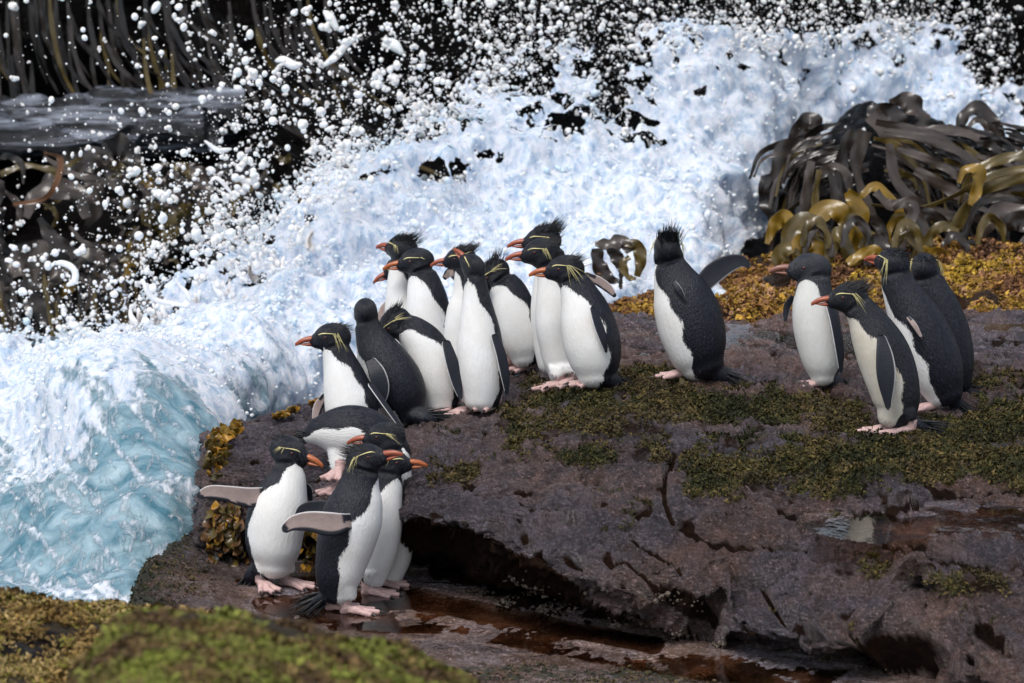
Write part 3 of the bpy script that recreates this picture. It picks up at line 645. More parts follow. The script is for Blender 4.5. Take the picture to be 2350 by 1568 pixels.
# ------------------------------------------------------------------ tufts (moss, algae) scattered on a surface
def scatter(name, Gs, maskf, n, size, palette, blades, label, parent=None, spread=1., lift=.7, wide=.28, seed=1, pf=3.5):
    r = np.random.RandomState(seed)
    A = Gs[:-1, :-1]; B = Gs[:-1, 1:]; D = Gs[1:, :-1]
    cr = np.cross(B - A, D - A); ar = np.linalg.norm(cr, axis=-1)
    nn = cr / (ar[..., None] + 1e-12); nn = np.where((nn @ (-VIEW))[..., None] + nn[..., 2:3] < 0, -nn, nn)
    um, vm, dm = proj(A)
    wt = ar * np.clip(maskf(um, vm, A, nn), 0, 1); wt = wt.ravel()
    idx = r.choice(len(wt), n, p=wt / wt.sum())
    a, b, d_ = r.uniform(size=(3, n, 1))
    O = A.reshape(-1, 3)[idx] + a * (B - A).reshape(-1, 3)[idx] + b * (D - A).reshape(-1, 3)[idx]
    nb = nn.reshape(-1, 3)[idx]
    V, CO = [], []
    pal = np.array(palette); pk = r.randint(0, len(pal), n); patch = fbm(O * pf, 3)
    base = pal[np.clip(((patch * .75 + .5) * len(pal) + r.normal(0, 1.1, n)).astype(int), 0, len(pal) - 1)]
    base = base * np.exp(r.normal(0, .22, (n, 1)))
    szn = size * np.exp(r.normal(0, .3, (n, 1)))
    for k in range(blades):
        ax = r.normal(size=(n, 3)); ax -= (ax * nb).sum(1, keepdims=True) * nb; ax /= np.linalg.norm(ax, axis=1, keepdims=True)
        dirn = ax * spread + nb * lift * r.uniform(.4, 1.3, (n, 1)); dirn /= np.linalg.norm(dirn, axis=1, keepdims=True)
        side = np.cross(dirn, nb + .3 * r.normal(size=(n, 3))); side /= np.linalg.norm(side, axis=1, keepdims=True) + 1e-9
        L = szn * r.uniform(.6, 1.3, (n, 1)); W_ = L * wide
        b0 = O - nb * size * .2 + ax * size * .2; mid = b0 + dirn * L * .55 + nb * L * .12; tip = b0 + dirn * L + ax * L * .15 - nb * L * .15
        V.append(np.stack([b0, mid - side * W_, tip, mid + side * W_], 1))
        c_ = base * np.exp(r.normal(0, .12, (n, 1))); c4 = np.concatenate([c_, np.ones((n, 1))], 1)
        CO.append(np.repeat(c4[:, None], 4, 1))
    V = np.stack(V, 1).reshape(-1, 3); CO = np.stack(CO, 1).reshape(-1, 4)
    i = np.arange(n * blades)[:, None] * 4
    Q = i + np.array([0, 1, 2, 3])
    o = mk(name, V, Q, M_moss, parent, smooth=False, attrs={'col': CO})
    return tag(o, label, kind='stuff')
facing = lambda nn: (nn @ (-VIEW) > -.2)
def mm(uu, vv, A, nn):
    m = moss_main(uu, vv) + .75 * fbm(A * 5, 4, .65) + .3 * fbm(A * 25, 2); m = np.where(moss_main(uu, vv) > .02, m, m - .25); return sstep(.25, .85, m) * (nn[..., 2] > .1) * (vv > 700) * (uu > 900) * (uu < 2500)
scatter('rock_moss', G, mm, 64000, .0115, [(.018, .020, .006), (.030, .030, .008), (.055, .048, .012), (.095, .068, .022), (.045, .035, .015)], 4, 'short olive brown moss growing in patches on the rock ledge', wide=.17, lift=1.1)
def ms(uu, vv, A, nn):
    ss = A[..., 0] - edge[:-1, :-1]
    m = np.clip(1.25 - ss / .38, 0, 1) * (ss > -.08) * (A[..., 1] > 11.6) + .75 * band(uu, vv, [(1000, 1560), (1300, 1550), (1800, 1580)], 46) + .5 * fbm(A * 8, 3); return sstep(.45, .9, m)
scatter('shelf_algae', G2, ms, 12000, .008, [(.022, .024, .012), (.04, .038, .015), (.06, .05, .02), (.10, .07, .03)], 3, 'dark green algae crust on the left end of the rock shelf', seed=3, wide=.3)
Gf1, Gf2 = SURF['foreground_rock'], SURF['foreground_boulder']
inview = lambda uu, vv: (uu > -150) * (uu < 2500) * (vv < 1640)
scatter('foreground_moss', Gf1, lambda a, b, A, nn: inview(a, b) * (1 - .97 * np.exp(-((a - 60) / 110) ** 4 - ((b - 1482) / 34) ** 4)) * sstep(-.35, 0, fbm(A * 6, 2) + .1) * (nn[..., 2] > -.2), 30000, .013, [(.10, .060, .018), (.20, .125, .035), (.26, .17, .06), (.14, .12, .02), (.30, .22, .09)], 4, 'tan and brown moss on the bottom left foreground rock', seed=4, wide=.2, lift=1.2)
def fgm(a, b, A, nn): return inview(a, b) * sstep(-.5, -.1, fbm(A * 4, 3)) * (nn[..., 2] > -.3)
scatter('boulder_moss', Gf2, fgm, 34000, .012, [(.07, .042, .020), (.12, .075, .030), (.15, .105, .035), (.12, .095, .028), (.12, .125, .024), (.15, .165, .028), (.18, .205, .034)], 4, 'bright green and brown moss on the nearest boulder', seed=5, wide=.2, lift=1.2, pf=6.5)

# barnacles along the foot of the undercut
def barnacles():
    r = np.random.RandomState(9); n = 5200
    uu, vv, dd = proj(G)
    pl = [(905, 1335), (1050, 1362), (1150, 1385), (1300, 1415), (1450, 1450), (1560, 1470), (1700, 1495), (1900, 1535), (2100, 1565)]
    w1 = np.exp(-(segdist(uu, vv, pl) / 14) ** 2) + .6 * np.exp(-((segdist(uu, vv, [(1190, 1340), (1250, 1375), (1290, 1400)])) / 22) ** 2) + .7 * np.exp(-((segdist(uu, vv, [(1520, 1370), (1600, 1395)])) / 13) ** 2)
    w1 *= (perlin(G * 9) > -.1); w1[:60] = 0; wv_ = w1.ravel(); ix = r.choice(len(wv_), n, p=wv_ / wv_.sum())
    o = G.reshape(-1, 3)[ix]; nb = -VIEW * .6 + np.array([0, 0, .3]) + r.normal(size=(n, 3)) * .3; nb /= np.linalg.norm(nb, axis=1, keepdims=True)
    a = np.cross(nb, [0, .3, 1]); a /= np.linalg.norm(a, axis=1, keepdims=True); b = np.cross(nb, a)
    s = (.0036 * np.exp(r.normal(0, .4, n)))[:, None, None]; th = np.linspace(0, 2 * np.pi, 6, endpoint=False)
    ring = np.cos(th)[None, :, None] * a[:, None] + np.sin(th)[None, :, None] * b[:, None]
    V = np.concatenate([o[:, None] + ring * s, o[:, None] + ring * s * .5 + nb[:, None] * s * 1.0, o[:, None] + nb[:, None] * s * .7], 1)
    i = np.arange(n)[:, None, None] * 13; k = np.arange(6)
    Q = (i + np.stack([k, (k + 1) % 6, (k + 1) % 6 + 6, k + 6], -1)[None]).reshape(-1, 4); T = (i + np.stack([k + 6, (k + 1) % 6 + 6, np.full(6, 12)], -1)[None]).reshape(-1, 3)
    tag(mk('barnacles', V.reshape(-1, 3), [Q, T], flat_mat('barnacle', (.15, .12, .095), .6, .5, 60), smooth=False), 'rows of small pale barnacles along the foot of the undercut', kind='stuff')
barnacles()

# ------------------------------------------------------------------ kelp
def ribbon(name, pts, hw, mat, parent, n=22, hint=(0, -1, .25), twist=0., ruffle=.3, thick=.0022, origin=None, seed=0, k=7, curl=0.):
    c = catmull(np.asarray(pts, float), n); r = np.maximum(catmull(np.asarray(hw, float)[:, None], n)[:, 0], 5e-4)
    t = np.gradient(c, axis=0); t /= np.linalg.norm(t, axis=1)[:, None] + 1e-9
    h = np.tile(nrm(hint), (n, 1)); a = np.cross(t, h); a /= np.linalg.norm(a, axis=1)[:, None] + 1e-9; b = np.cross(a, t)
    tw = (np.linspace(0, 1, n) * twist + .4 * np.sin(np.linspace(0, 5, n) + seed))[:, None]
    a, b = a * np.cos(tw) + b * np.sin(tw), b * np.cos(tw) - a * np.sin(tw)
    s = np.linspace(-1, 1, k)
    rf = ruffle * r[:, None] * (np.sin(np.arange(n)[:, None] * .9 + seed * 1.7 + s[None] * 1.5) * np.abs(s)[None] ** 1.5) + curl * r[:, None] * (s[None] ** 2)
    mid = c[:, None] + a[:, None] * (r[:, None] * s[None])[..., None] + b[:, None] * rf[..., None]
    edge_ = np.ones(k) * thick * .6
    up_ = mid + b[:, None] * edge_[None, :, None]; lo = (mid - b[:, None] * edge_[None, :, None])[:, ::-1]
    V = np.concatenate([up_, lo], 1); F = gridF(n, 2 * k, True)
    cap = np.arange(2 * k)
    Q = []
    for j in range(k - 1):
        Q.append([cap[j], cap[j + 1], cap[2 * k - 2 - j], cap[2 * k - 1 - j]]); o_ = (n - 1) * 2 * k
        Q.append([o_ + cap[j + 1], o_ + cap[j], o_ + cap[2 * k - 1 - j], o_ + cap[2 * k - 2 - j]])
    o = mk(name, V.reshape(-1, 3), np.concatenate([F, np.array(Q)]), mat, parent, origin=origin); o.data.set_sharp_from_angle(angle=.75); return o
def kelp(name, label, items, base, group=None):
    root = empty(name, base, label, 'kelp', group)
    for i, (pts, hw, mat, d0, tw) in enumerate(items):
        q = [P(p[0], p[1], d0 + (p[2] if len(p) > 2 else 0)) for p in pts]; m = d0 * TAN / 1175
        ribbon('kelp_blade', q, [x * m for x in hw], mat, root, twist=tw, seed=i, origin=base, ruffle=.42, curl=rnd.uniform(-.1, .1))
    return root
# rock under the right hand kelp pile, and the low rock that carries the golden weed
mc = []
for (uu, vt) in [(1700, 640), (1770, 560), (1800, 420), (1870, 370), (1950, 280), (2060, 262), (2180, 290), (2300, 350), (2450, 420), (2700, 480), (3000, 560)]:
    mc.append([P(uu, vt + 500, 18.6), P(uu, vt + 60, 18.3), P(uu, vt + 8, 17.8), P(uu, vt + 30, 17.3), P(uu, vt + 120, 16.95), P(uu, 560, 16.75), P(uu, 640, 16.6), P(uu, 900, 16.5)])
g = catmull(catmull(np.array(mc).transpose(1, 0, 2), 120, 0), 260, 1); n = gnorm(g); n = n if n[:, :, 1].mean() < 0 else -n
g = g + n * (.08 * fbm(g * 2.2, 4) + .02 * fbm(g * 12, 3))[..., None]
finish_rock('kelp_rock', g, M_cliff, None, None, None, 'dark rock hump under the pile of kelp on the right')
mc = []
for (uu, vt) in [(1380, 745), (1440, 708), (1500, 690), (1560, 700), (1620, 672), (1680, 640), (1760, 618), (1850, 604), (1950, 596), (2080, 590), (2200, 582), (2350, 572), (2600, 565), (3000, 560)]:
    mc.append([P(uu, vt + 300, 16.9), P(uu, vt + 20, 16.7), P(uu, vt, 16.2), P(uu, vt + 30, 15.75), P(uu, vt * .45 + 745 * .55, 15.35), P(uu, 742, 15.12), P(uu, 775, 15.1), P(uu, 900, 15.1)])
GK = catmull(catmull(np.array(mc).transpose(1, 0, 2), 110, 0), 340, 1); n = gnorm(GK); n = n if n[:, :, 1].mean() < 0 else -n
GK = GK + n * (.05 * fbm(GK * 3.2, 3) + .07 * (.6 - worley(GK * 8 + .5 * fbm(GK * 6, 2)[..., None])) + .015 * fbm(GK * 20, 3))[..., None]
finish_rock('weed_rock', GK, rock_mat('weed_rock', (.09, .045, .02), (.13, .07, .03), (.05, .03, .02), moss=(.18, .09, .02)), np.full(GK.shape[:2], .3), None, None, 'low rock behind the ledge covered in golden weed')
WP = [tuple(x * 1.3 for x in q) for q in [(.075, .035, .018), (.15, .075, .040), (.20, .10, .045), (.22, .12, .03), (.28, .17, .03), (.27, .16, .085), (.32, .21, .03)]]
scatter('golden_weed', GK, lambda a, b, A, nn: (a > 1380) * (a < 2560) * (b < 775) * sstep(-.5, 0, fbm(A * 5, 2) + .1), 56000, .0115, WP, 4, 'golden orange frilly seaweed covering the low rock behind the penguins', wide=.38, lift=1.1, seed=6)

D_, Gy, Ol, Go, Bk = K_dark, K_grey, K_olive, K_gold, K_black
right_items = [
 ([(1985,300),(1965,380),(1990,470),(2040,560),(2090,590,-.1)], [18,15,12,10,5], Gy, 16.6, .4),
 ([(1960,300),(1935,350),(1930,430),(1945,520),(1950,560)], [12,16,14,12,6], D_, 16.55, .2),
 ([(2000,262),(2060,330),(2110,420),(2140,470)], [20,30,26,10], Gy, 16.7, .3),
 ([(1990,255),(2040,262),(2070,300),(2085,330)], [12,26,22,8], D_, 16.8, .8),
 ([(2040,235),(2080,232),(2110,262),(2125,300)], [6,22,26,12], Gy, 16.85, .5),
 ([(2010,280),(2100,300),(2180,330),(2250,420),(2290,470)], [8,12,11,9,4], Gy, 16.5, .3),
 ([(2030,300),(2130,320),(2220,360),(2300,440),(2370,500)], [8,11,11,9,6], Gy, 16.45, -.3),
 ([(2080,300),(2190,300),(2270,330),(2350,380),(2420,430)], [8,12,12,10,8], Gy, 16.6, .4),
 ([(2040,330),(2060,420),(2130,480),(2230,500),(2320,505)], [10,13,12,9,5], Gy, 16.35, .4),
 ([(2060,340),(2140,370),(2190,400),(2200,430)], [8,10,8,4], Gy, 16.3, .6),
 ([(2100,390),(2170,430),(2240,470),(2290,500)], [10,14,12,5], Gy, 16.3, .2),
 ([(1880,400),(1900,380),(1935,390),(1950,430),(1948,520),(1930,580)], [5,8,10,10,9,5], Gy, 16.5, .3),
 ([(1862,370),(1850,440),(1845,520),(1838,590)], [9,11,10,6], Gy, 16.45, .2),
 ([(1880,390),(1870,460),(1868,540),(1862,590)], [6,8,7,4], Ol, 16.4, .2),
 ([(1905,400),(1925,470),(1960,520),(1975,565)], [8,12,10,6], D_, 16.4, .4),
 ([(1780,420),(1800,350),(1850,340),(1880,365)], [10,24,22,8], D_, 16.75, .6),
 ([(1800,350),(1840,290),(1865,280),(1880,320)], [5,20,22,8], D_, 16.9, .3),
 ([(1760,400),(1775,460),(1800,520),(1830,560)], [16,34,34,18], Bk, 16.8, .2),
 ([(1850,380),(1880,430),(1890,500),(1900,560)], [20,34,34,20], Bk, 16.7, .2),
 ([(2200,300),(2215,262),(2250,250),(2280,290),(2300,330)], [8,16,18,20,12], D_, 16.9, .3),
 ([(2215,300),(2240,275),(2262,290),(2270,330)], [4,7,7,5], Gy, 16.8, .2),
 ([(2260,330),(2300,370),(2340,400),(2370,420)], [14,20,16,10], flat_mat('kelp_pink', (.22, .13, .09), .3, .3, 9), 16.7, .2),
 ([(2370,355),(2300,365),(2230,400),(2200,470)], [14,12,8,4], Ol, 16.25, .3),
 ([(2400,380),(2330,395),(2260,410),(2190,450),(2100,480),(2000,470)], [16,14,9,6,4,3], Ol, 16.1, .3),
 ([(2400,400),(2320,415),(2240,450),(2190,530),(2160,600)], [12,12,12,14,12], Ol, 16.05, .4),
 ([(2420,430),(2330,430),(2270,440),(2210,480),(2180,560)], [10,9,9,8,6], Gy, 16.15, -.3),
 ([(2420,470),(2340,440),(2290,425),(2230,450)], [12,12,10,6], Ol, 16.2, .3),
 ([(2420,500),(2350,480),(2300,455),(2240,470),(2215,540),(2220,590)], [12,12,11,10,9,8], D_, 16.1, .3),
 ([(2420,530),(2340,490),(2290,490),(2260,530),(2250,590)], [18,24,22,16,8], Gy, 16.05, .3),
 ([(2420,560),(2350,510),(2310,520),(2300,580)], [20,24,18,10], D_, 16.0, .3),
 ([(1945,440),(1975,450),(2000,430),(2030,440),(2080,500),(2130,540)], [8,7,10,14,12,8], Go, 16.0, .2),
 ([(1945,440),(1965,470),(1975,520),(1972,580),(1950,600)], [10,22,22,20,16], Go, 15.95, .1),
 ([(2010,440),(2040,470),(2080,470),(2110,520),(2130,600)], [10,12,14,20,22], Gy, 15.95, .3),
 ([(2060,600),(2070,540),(2100,480),(2080,460),(2050,480)], [16,14,12,8,6], Gy, 15.9, .3),
 ([(2120,600),(2130,550),(2160,520),(2200,530)], [14,12,12,8], Ol, 15.9, .3),
 ([(2100,480),(2150,500),(2190,540),(2240,560)], [10,14,12,6], D_, 16.1, .3),
 ([(2050,600),(2058,560),(2080,540),(2105,570),(2110,610)], [8,9,10,12,14], Ol, 15.85, .2),
 ([(2200,420),(2215,390),(2245,395),(2240,440),(2225,470)], [4,10,18,14,6], Go, 16.0, .3),
 ([(1880,560),(1860,520),(1900,480),(1940,500),(1950,560)], [10,18,24,22,12], Go, 16.0, .3),
 ([(1800,600),(1810,540),(1845,510),(1880,540),(1870,600)], [10,18,24,26,14], Ol, 15.95, .3),
 ([(1760,560),(1775,520),(1800,500),(1820,520)], [6,14,20,10], Go, 16.05, .2),
 ([(1830,610),(1840,560),(1870,560),(1890,600)], [10,22,24,12], Go, 15.85, .3),
 ([(1780,620),(1790,580),(1830,570),(1850,610)], [8,16,18,10], Ol, 15.85, .3),
 ([(1900,610),(1910,560),(1930,540),(1955,600)], [8,18,20,12], Ol, 15.85, .3),
 ([(1990,610),(2000,570),(2020,560),(2035,600)], [8,18,20,10], D_, 15.85, .3),
 ([(1945,605),(1975,585),(2010,575),(2030,600)], [9,12,12,8], Go, 15.75, .2),
]
rk = random.Random(3)
for k in range(150):                                   # the tangle between the large straps
    a = rk.uniform(1870, 2390); b = rk.uniform(270, 470) + max(0, 1900 - a) * .8; sgn = 1 if a > 2000 else -1
    ln = rk.uniform(90, 230); dr = rk.uniform(.4, 1.2)
    right_items.append(([(a, b + 10), (a + sgn * ln * .3, b + ln * .15), (a + sgn * ln * .6, b + ln * .5 * dr), (a + sgn * ln * .72, b + ln * dr)], [3, rk.uniform(3, 10), rk.uniform(3, 9), 3], rk.choice([D_, D_, D_, Gy, Bk, Bk, Ol]), 16.75 + rk.uniform(-.2, .15), rk.uniform(-.6, .8)))
for k in range(26):
    a = rk.uniform(1790, 2380); b = rk.uniform(520, 600)
    right_items.append(([(a, b + 40), (a + 8, b), (a + 30, b - 22), (a + 55, b + 4), (a + 60, b + 44)], [6, 9, 12, 10, 6], rk.choice([Ol, Ol, Go, D_, Gy]), 15.9 + rk.uniform(-.1, .25), rk.uniform(-.5, .6)))
kelp('kelp_pile', 'big tangled pile of grey brown and golden kelp straps on the rock at right', right_items, P(2080, 600, 16.4))
# small torn kelp behind the birds
kelp('kelp_tuft', 'small torn brown kelp clump in the foam left of the lone penguin', [
 ([(1365,560),(1400,560),(1430,555),(1445,580)], [6,16,16,8], K_grey, 15.7, .4), ([(1370,570),(1375,610),(1400,640),(1420,645)], [12,18,12,5], K_dark, 15.65, .3),
 ([(1430,556),(1462,565),(1470,600),(1462,635)], [8,14,14,6], K_olive, 15.7, .3), ([(1400,565),(1415,590),(1425,620),(1425,640)], [12,16,8,4], K_dark, 15.7, .2),
 ([(1445,590),(1430,605),(1440,635),(1460,640)], [6,9,8,4], K_olive, 15.6, .3), ([(1362,600),(1380,622),(1400,640)], [4,14,6], flat_mat('kelp_rust', (.16, .08, .04), .3, .3, 9), 15.66, .2),
 ([(1425,640),(1424,655),(1426,664)], [4,5,3], K_dark, 15.7, .2)], P(1420, 660, 15.7))
# hanging kelp, upper left
it = []
for k in range(105):
    a = rk.uniform(-160, 760); b = rk.uniform(-60, 60) if k % 3 else rk.uniform(60, 150); ln = rk.uniform(140, 300); sw = (30 + .30 * max(a, 0)) * rk.uniform(.6, 1.3)
    it.append(([(a, b), (a + sw * .08, b + ln * .35), (a + sw * .4, b + ln * .72), (a + sw, b + ln)], [3, rk.uniform(3, 7), rk.uniform(3, 7), 2], rk.choice([D_, Bk, Bk, D_, Ol, D_]), 19.0 + rk.uniform(-.2, .3), rk.uniform(-.7, .7)))
kelp('hanging_kelp', 'thin dark kelp fronds hanging down the cliff at the top left', it, P(200, 280, 19.2))
it = [([(60,500),(90,440),(170,440),(200,500)], [8,22,24,10], Gy, 17.5, .2), ([(100,430),(150,380),(230,370),(290,420)], [10,26,30,14], D_, 17.9, .2),
      ([(20,620),(60,600),(120,610),(150,640)], [20,44,46,20], K_grey, 17.2, .1), ([(60,640),(80,690),(110,740),(120,800)], [34,30,14,8], D_, 17.2, .2),
      ([(180,400),(210,420),(220,470),(200,520)], [12,20,20,8], Gy, 17.7, .3), ([(90,500),(130,560),(190,590),(230,560)], [8,20,22,10], D_, 17.5, .3),
      ([(0,400),(60,380),(130,390),(190,360)], [8,7,8,4], Ol, 17.6, .2), ([(100,360),(170,400),(250,420),(300,470)], [5,8,7,4], Gy, 17.4, .2),
      ([(160,520),(200,560),(280,560),(320,520)], [4,6,6,3], Gy, 17.3, .2), ([(30,470),(110,450),(140,370),(100,350)], [4,6,7,3], flat_mat('kelp_red', (.11, .045, .015), .3, .3, 9), 17.3, .4)]
for k in range(95):
    a = rk.uniform(-140, 620); b = rk.uniform(350, 760 - max(0, a - 150) * .25); an = rk.uniform(-.6, 2.2); ln = rk.uniform(50, 130); wd = rk.choice([5, 6, 8, 14, 24, 34])
    it.append(([(a, b), (a + ln * .35 * math.cos(an), b + ln * .35 * math.sin(an)), (a + ln * .7 * math.cos(an + .4), b + ln * .7 * math.sin(an + .4)), (a + ln * math.cos(an + .9), b + ln * math.sin(an + .9))],
               [wd * .4, wd, wd * .9, wd * .3], rk.choice([D_, D_, Gy, Bk, Ol, D_, Go if rk.random() < .3 else Gy]), 17.7 + rk.uniform(-.3, .6), rk.uniform(-.8, .8)))
for k in range(70):
    a = rk.uniform(260, 720); b = rk.uniform(350, 600); an = rk.uniform(-.6, 2.6); ln = rk.uniform(25, 60); wd = rk.uniform(5, 14)
    it.append(([(a, b), (a + ln * .5 * math.cos(an), b + ln * .5 * math.sin(an)), (a + ln * math.cos(an + .8), b + ln * math.sin(an + .8))], [wd * .5, wd, wd * .4], rk.choice([D_, Ol, Ol, Go, Gy, D_]), 17.7 + rk.uniform(-.3, .3), rk.uniform(-.8, .8)))
for k in range(38):
    a = rk.uniform(-60, 330); b = rk.uniform(620, 700)
    it.append(([(a, b), (a + 6, b + 50), (a + 18, b + 110), (a + 22, b + 180)], [3, 6, 6, 3], rk.choice([D_, Bk, Gy, Ol]), 17.3 + rk.uniform(-.2, .3), rk.uniform(-.5, .5)))
kelp('kelp_bed', 'broad glossy brown kelp leaves piled on the rocks at the left, behind the spray', it, P(150, 800, 17.5))
# rock behind that bed
mc = []
for (uu, vt) in [(-700, 340), (-300, 345), (0, 350), (200, 340), (400, 350), (560, 400), (680, 470), (800, 520)]:
    mc.append([P(uu, vt + 300, 19.6), P(uu, vt + 10, 19.2), P(uu, vt, 18.7), P(uu, vt + 60, 18.4), P(uu, vt + 220, 18.2), P(uu, vt + 420, 18.1), P(uu, vt + 900, 18)])
g = catmull(catmull(np.array(mc).transpose(1, 0, 2), 110, 0), 240, 1); n = gnorm(g); n = n if n[:, :, 1].mean() < 0 else -n
g = g + n * (.10 * fbm(g * 1.8, 4) + .03 * fbm(g * 9, 3))[..., None]
finish_rock('shore_rock', g, M_cliff, None, None, None, 'dark rock under the kelp bed at the left')
M_pale = Mat('pale_wet_rock'); n_ = M_pale.noise(M_pale.coord((1.1, 1.1, 15)), 1.7, 8, .68, .5)
M_pale = M_pale.fin(Base_Color=M_pale.mix(M_pale.ramp(n_, [(.48, 0), (.64, 1)]), (.008, .009, .011), (.30, .33, .40)), Roughness=.3, Normal=M_pale.bump(n_, .05, .8))
for (v0, hgt, dz, xr, lb) in ((262, 34, 0, 560, 'upper pale wet rock ledge under the hanging kelp at the left'), (312, 22, -.25, 500, 'lower thin wet rock ledge above the kelp bed at the left')):
    mc = []
    for uu in np.linspace(-600, xr, 9):
        vt = v0 + 8 * math.sin(uu / 90) - .018 * max(uu, 0) * (1 if v0 < 300 else 1.6); e = 1 - .75 * max(0, (uu - xr + 260) / 260)
        mc.append([P(uu, vt + 60, 19.3 + dz), P(uu, vt + 4, 18.95 + dz), P(uu, vt, 18.6 + dz), P(uu, vt + hgt * .5 * e, 18.5 + dz), P(uu, vt + hgt * e, 18.55 + dz), P(uu, vt + hgt * e + 24, 18.9 + dz)])
    g = catmull(catmull(np.array(mc).transpose(1, 0, 2), 70, 0), 300, 1); n = gnorm(g); n = n if n[:, :, 1].mean() < 0 else -n
    g = g + n * (.07 * fbm(g * np.array([1.6, 3, 9]), 4) + .05 * ridged(g * np.array([1.5, 2, 12]), 3) + .02 * fbm(g * np.array([6, 6, 20]), 3))[..., None]
    finish_rock('ledge_rock', g, M_pale, None, None, None, lb)

# weed on the left end of the ledge
def weed(name, label, cu_, cv_, n, size, d0, pal, spread_uv, seed, down=False):
    r2 = random.Random(seed); base = P(cu_, cv_, d0); root = empty(name, base, label, 'seaweed', 'seaweed tufts on the left end of the ledge')
    m = d0 * TAN / 1175
    for k in range(n):
        a = cu_ + r2.uniform(-1, 1) * spread_uv[0]; b = cv_ + r2.uniform(-1, 1) * spread_uv[1] + (a - cu_) * spread_uv[2]
        an = r2.uniform(.5, 2.6) if down else -r2.uniform(.3, 2.8); ln = size * r2.uniform(.6, 1.2)
        hit = raycam(a, b); dd0 = (hit if hit else d0) - .01
        q = [P(a, b, dd0), P(a + ln * .5 * math.cos(an), b + ln * .5 * math.sin(an), dd0 - .03), P(a + ln * math.cos(an + .2), b + ln * math.sin(an + .2), dd0 - .02 - r2.uniform(0, .04))]
        ribbon('leaf', q, [.2 * ln * m, .36 * ln * m, .12 * ln * m], r2.choice(pal), root, n=9, k=5, ruffle=.5, seed=k, origin=base, twist=r2.uniform(-1, 1), thick=.0015)
bvh = BVHTree.FromPolygons([Vector(x) for x in G.reshape(-1, 3)], gridF(*G.shape[:2]).tolist())
bvh2 = BVHTree.FromPolygons([Vector(x) for x in G2.reshape(-1, 3)], gridF(*G2.shape[:2]).tolist())
CO_ = Vector((0, 0, CAMZ))
def raycam(a, b, which=None):
    dr = Vector(P(a, b, 1.) - np.array([0, 0, CAMZ])); dn = dr.normalized(); best = None
    for t_ in (bvh, bvh2):
        h = t_.ray_cast(CO_, dn)
        if h[0] is not None:
            d_ = (h[0] - CO_).length / dr.length
            if best is None or d_ < best: best = d_
    return best
K_am = flat_mat('weed_amber', (.30, .15, .015), .3, .4, 20); K_br = flat_mat('weed_brown', (.10, .05, .018), .3, .5, 20)
weed('seaweed_tuft', 'golden seaweed fringe on the upper left corner of the ledge', 520, 1005, 42, 26, 13.6, [K_am, K_am, K_gold], (36, 10, -.6), 1)
weed('seaweed_tuft', 'olive seaweed hanging down the left rim of the ledge below the fringe', 496, 1055, 34, 26, 13.6, [K_am, K_olive], (14, 30, -1.2), 2)
weed('seaweed_tuft', 'low golden seaweed tuft on the ledge skyline behind the bowed penguin', 655, 952, 26, 16, 13.95, [K_am, K_gold], (24, 4, -.3), 3)
weed('seaweed_tuft', 'small upright golden sprig beside the bowed penguin', 722, 932, 12, 14, 14.1, [K_am], (7, 8, 0), 4)
weed('seaweed_tuft', 'brown seaweed mat hanging under the spread wing at the ledge end', 515, 1190, 46, 34, 13.3, [K_br, K_br, K_am, K_olive], (34, 42, 0), 5, True)
weed('seaweed_tuft', 'dark brown weed low on the ledge end near the water', 520, 1262, 36, 26, 13.3, [K_br, K_br, K_olive, K_dark], (42, 26, 0), 6, True)
weed('seaweed_tuft', 'brown weed between the two front penguins at the foot of the ledge', 705, 1255, 36, 24, 13.3, [K_br, K_olive, K_am], (22, 46, 0), 7, True)

# ------------------------------------------------------------------ penguins
def body_mat(name, blk, wht, dirt=.15):
    m = Mat(name); fc = m.attr('fc').outputs['Vector']; mk_ = m.attr('mask').outputs['Fac']; hd = m.attr('headm').outputs['Fac']
    fs = m.n('ShaderNodeMapping', Vector=fc, Scale=(1, 3.2, 1)); n1 = m.noise(fs, 85., 3, .6); n2 = m.noise(fc, 9., 4, .6); n3 = m.noise(m.n('ShaderNodeMapping', Vector=fc, Scale=(1, 2.2, 1)), 170., 2, .5)
    mf = m.ramp(m.math('ADD', mk_, m.math('MULTIPLY', m.math('SUBTRACT', n1, .5), .42)), [(.47, 0), (.53, 1)])
    b = m.mix(m.ramp(n3, [(.45, 0), (.72, 1)]), blk, tuple(x * 2.6 for x in blk))
    b = m.mix(hd, b, tuple(x * 1.15 for x in blk))
    w_ = m.mix(m.ramp(n2, [(.35, 0), (.75, 1)]), wht, (wht[0] * (1 - dirt), wht[1] * (1 - dirt * 1.15), wht[2] * (1 - dirt * 1.5)))
    w_ = m.mix(m.ramp(n1, [(.3, .35), (.6, 0)]), w_, tuple(x * .78 for x in wht))
    return m.fin(Base_Color=m.mix(mf, b, w_), Roughness=m.mix(mf, (.38,) * 3, (.75,) * 3), Normal=m.bump(m.math('MULTIPLY', m.math('ADD', n1, m.math('MULTIPLY', n2, .35)), m.math('SUBTRACT', 1., m.math('MULTIPLY', mf, .62))), .0045, 1.), Specular_IOR_Level=.40)
MB_ = body_mat('penguin_feathers', (.0050, .0060, .0112), (.83, .835, .84))
MBd = body_mat('penguin_feathers_dirty', (.0065, .0072, .0110), (.66, .63, .57), .3)
MBj = body_mat('juvenile_feathers', (.017, .019, .026), (.68, .69, .68), .15)
def pl_mat():
    m = Mat('plumage'); return m.fin(Base_Color=m.attr('col').outputs['Color'], Roughness=.6, Specular_IOR_Level=.3)
M_pl = pl_mat()
M_flip = Mat('flipper'); M_flip = M_flip.fin(Base_Color=M_flip.attr('col').outputs['Color'], Roughness=.5, Specular_IOR_Level=.35, Normal=M_flip.bump(M_flip.noise(M_flip.coord(), 160, 3), .002, .6))
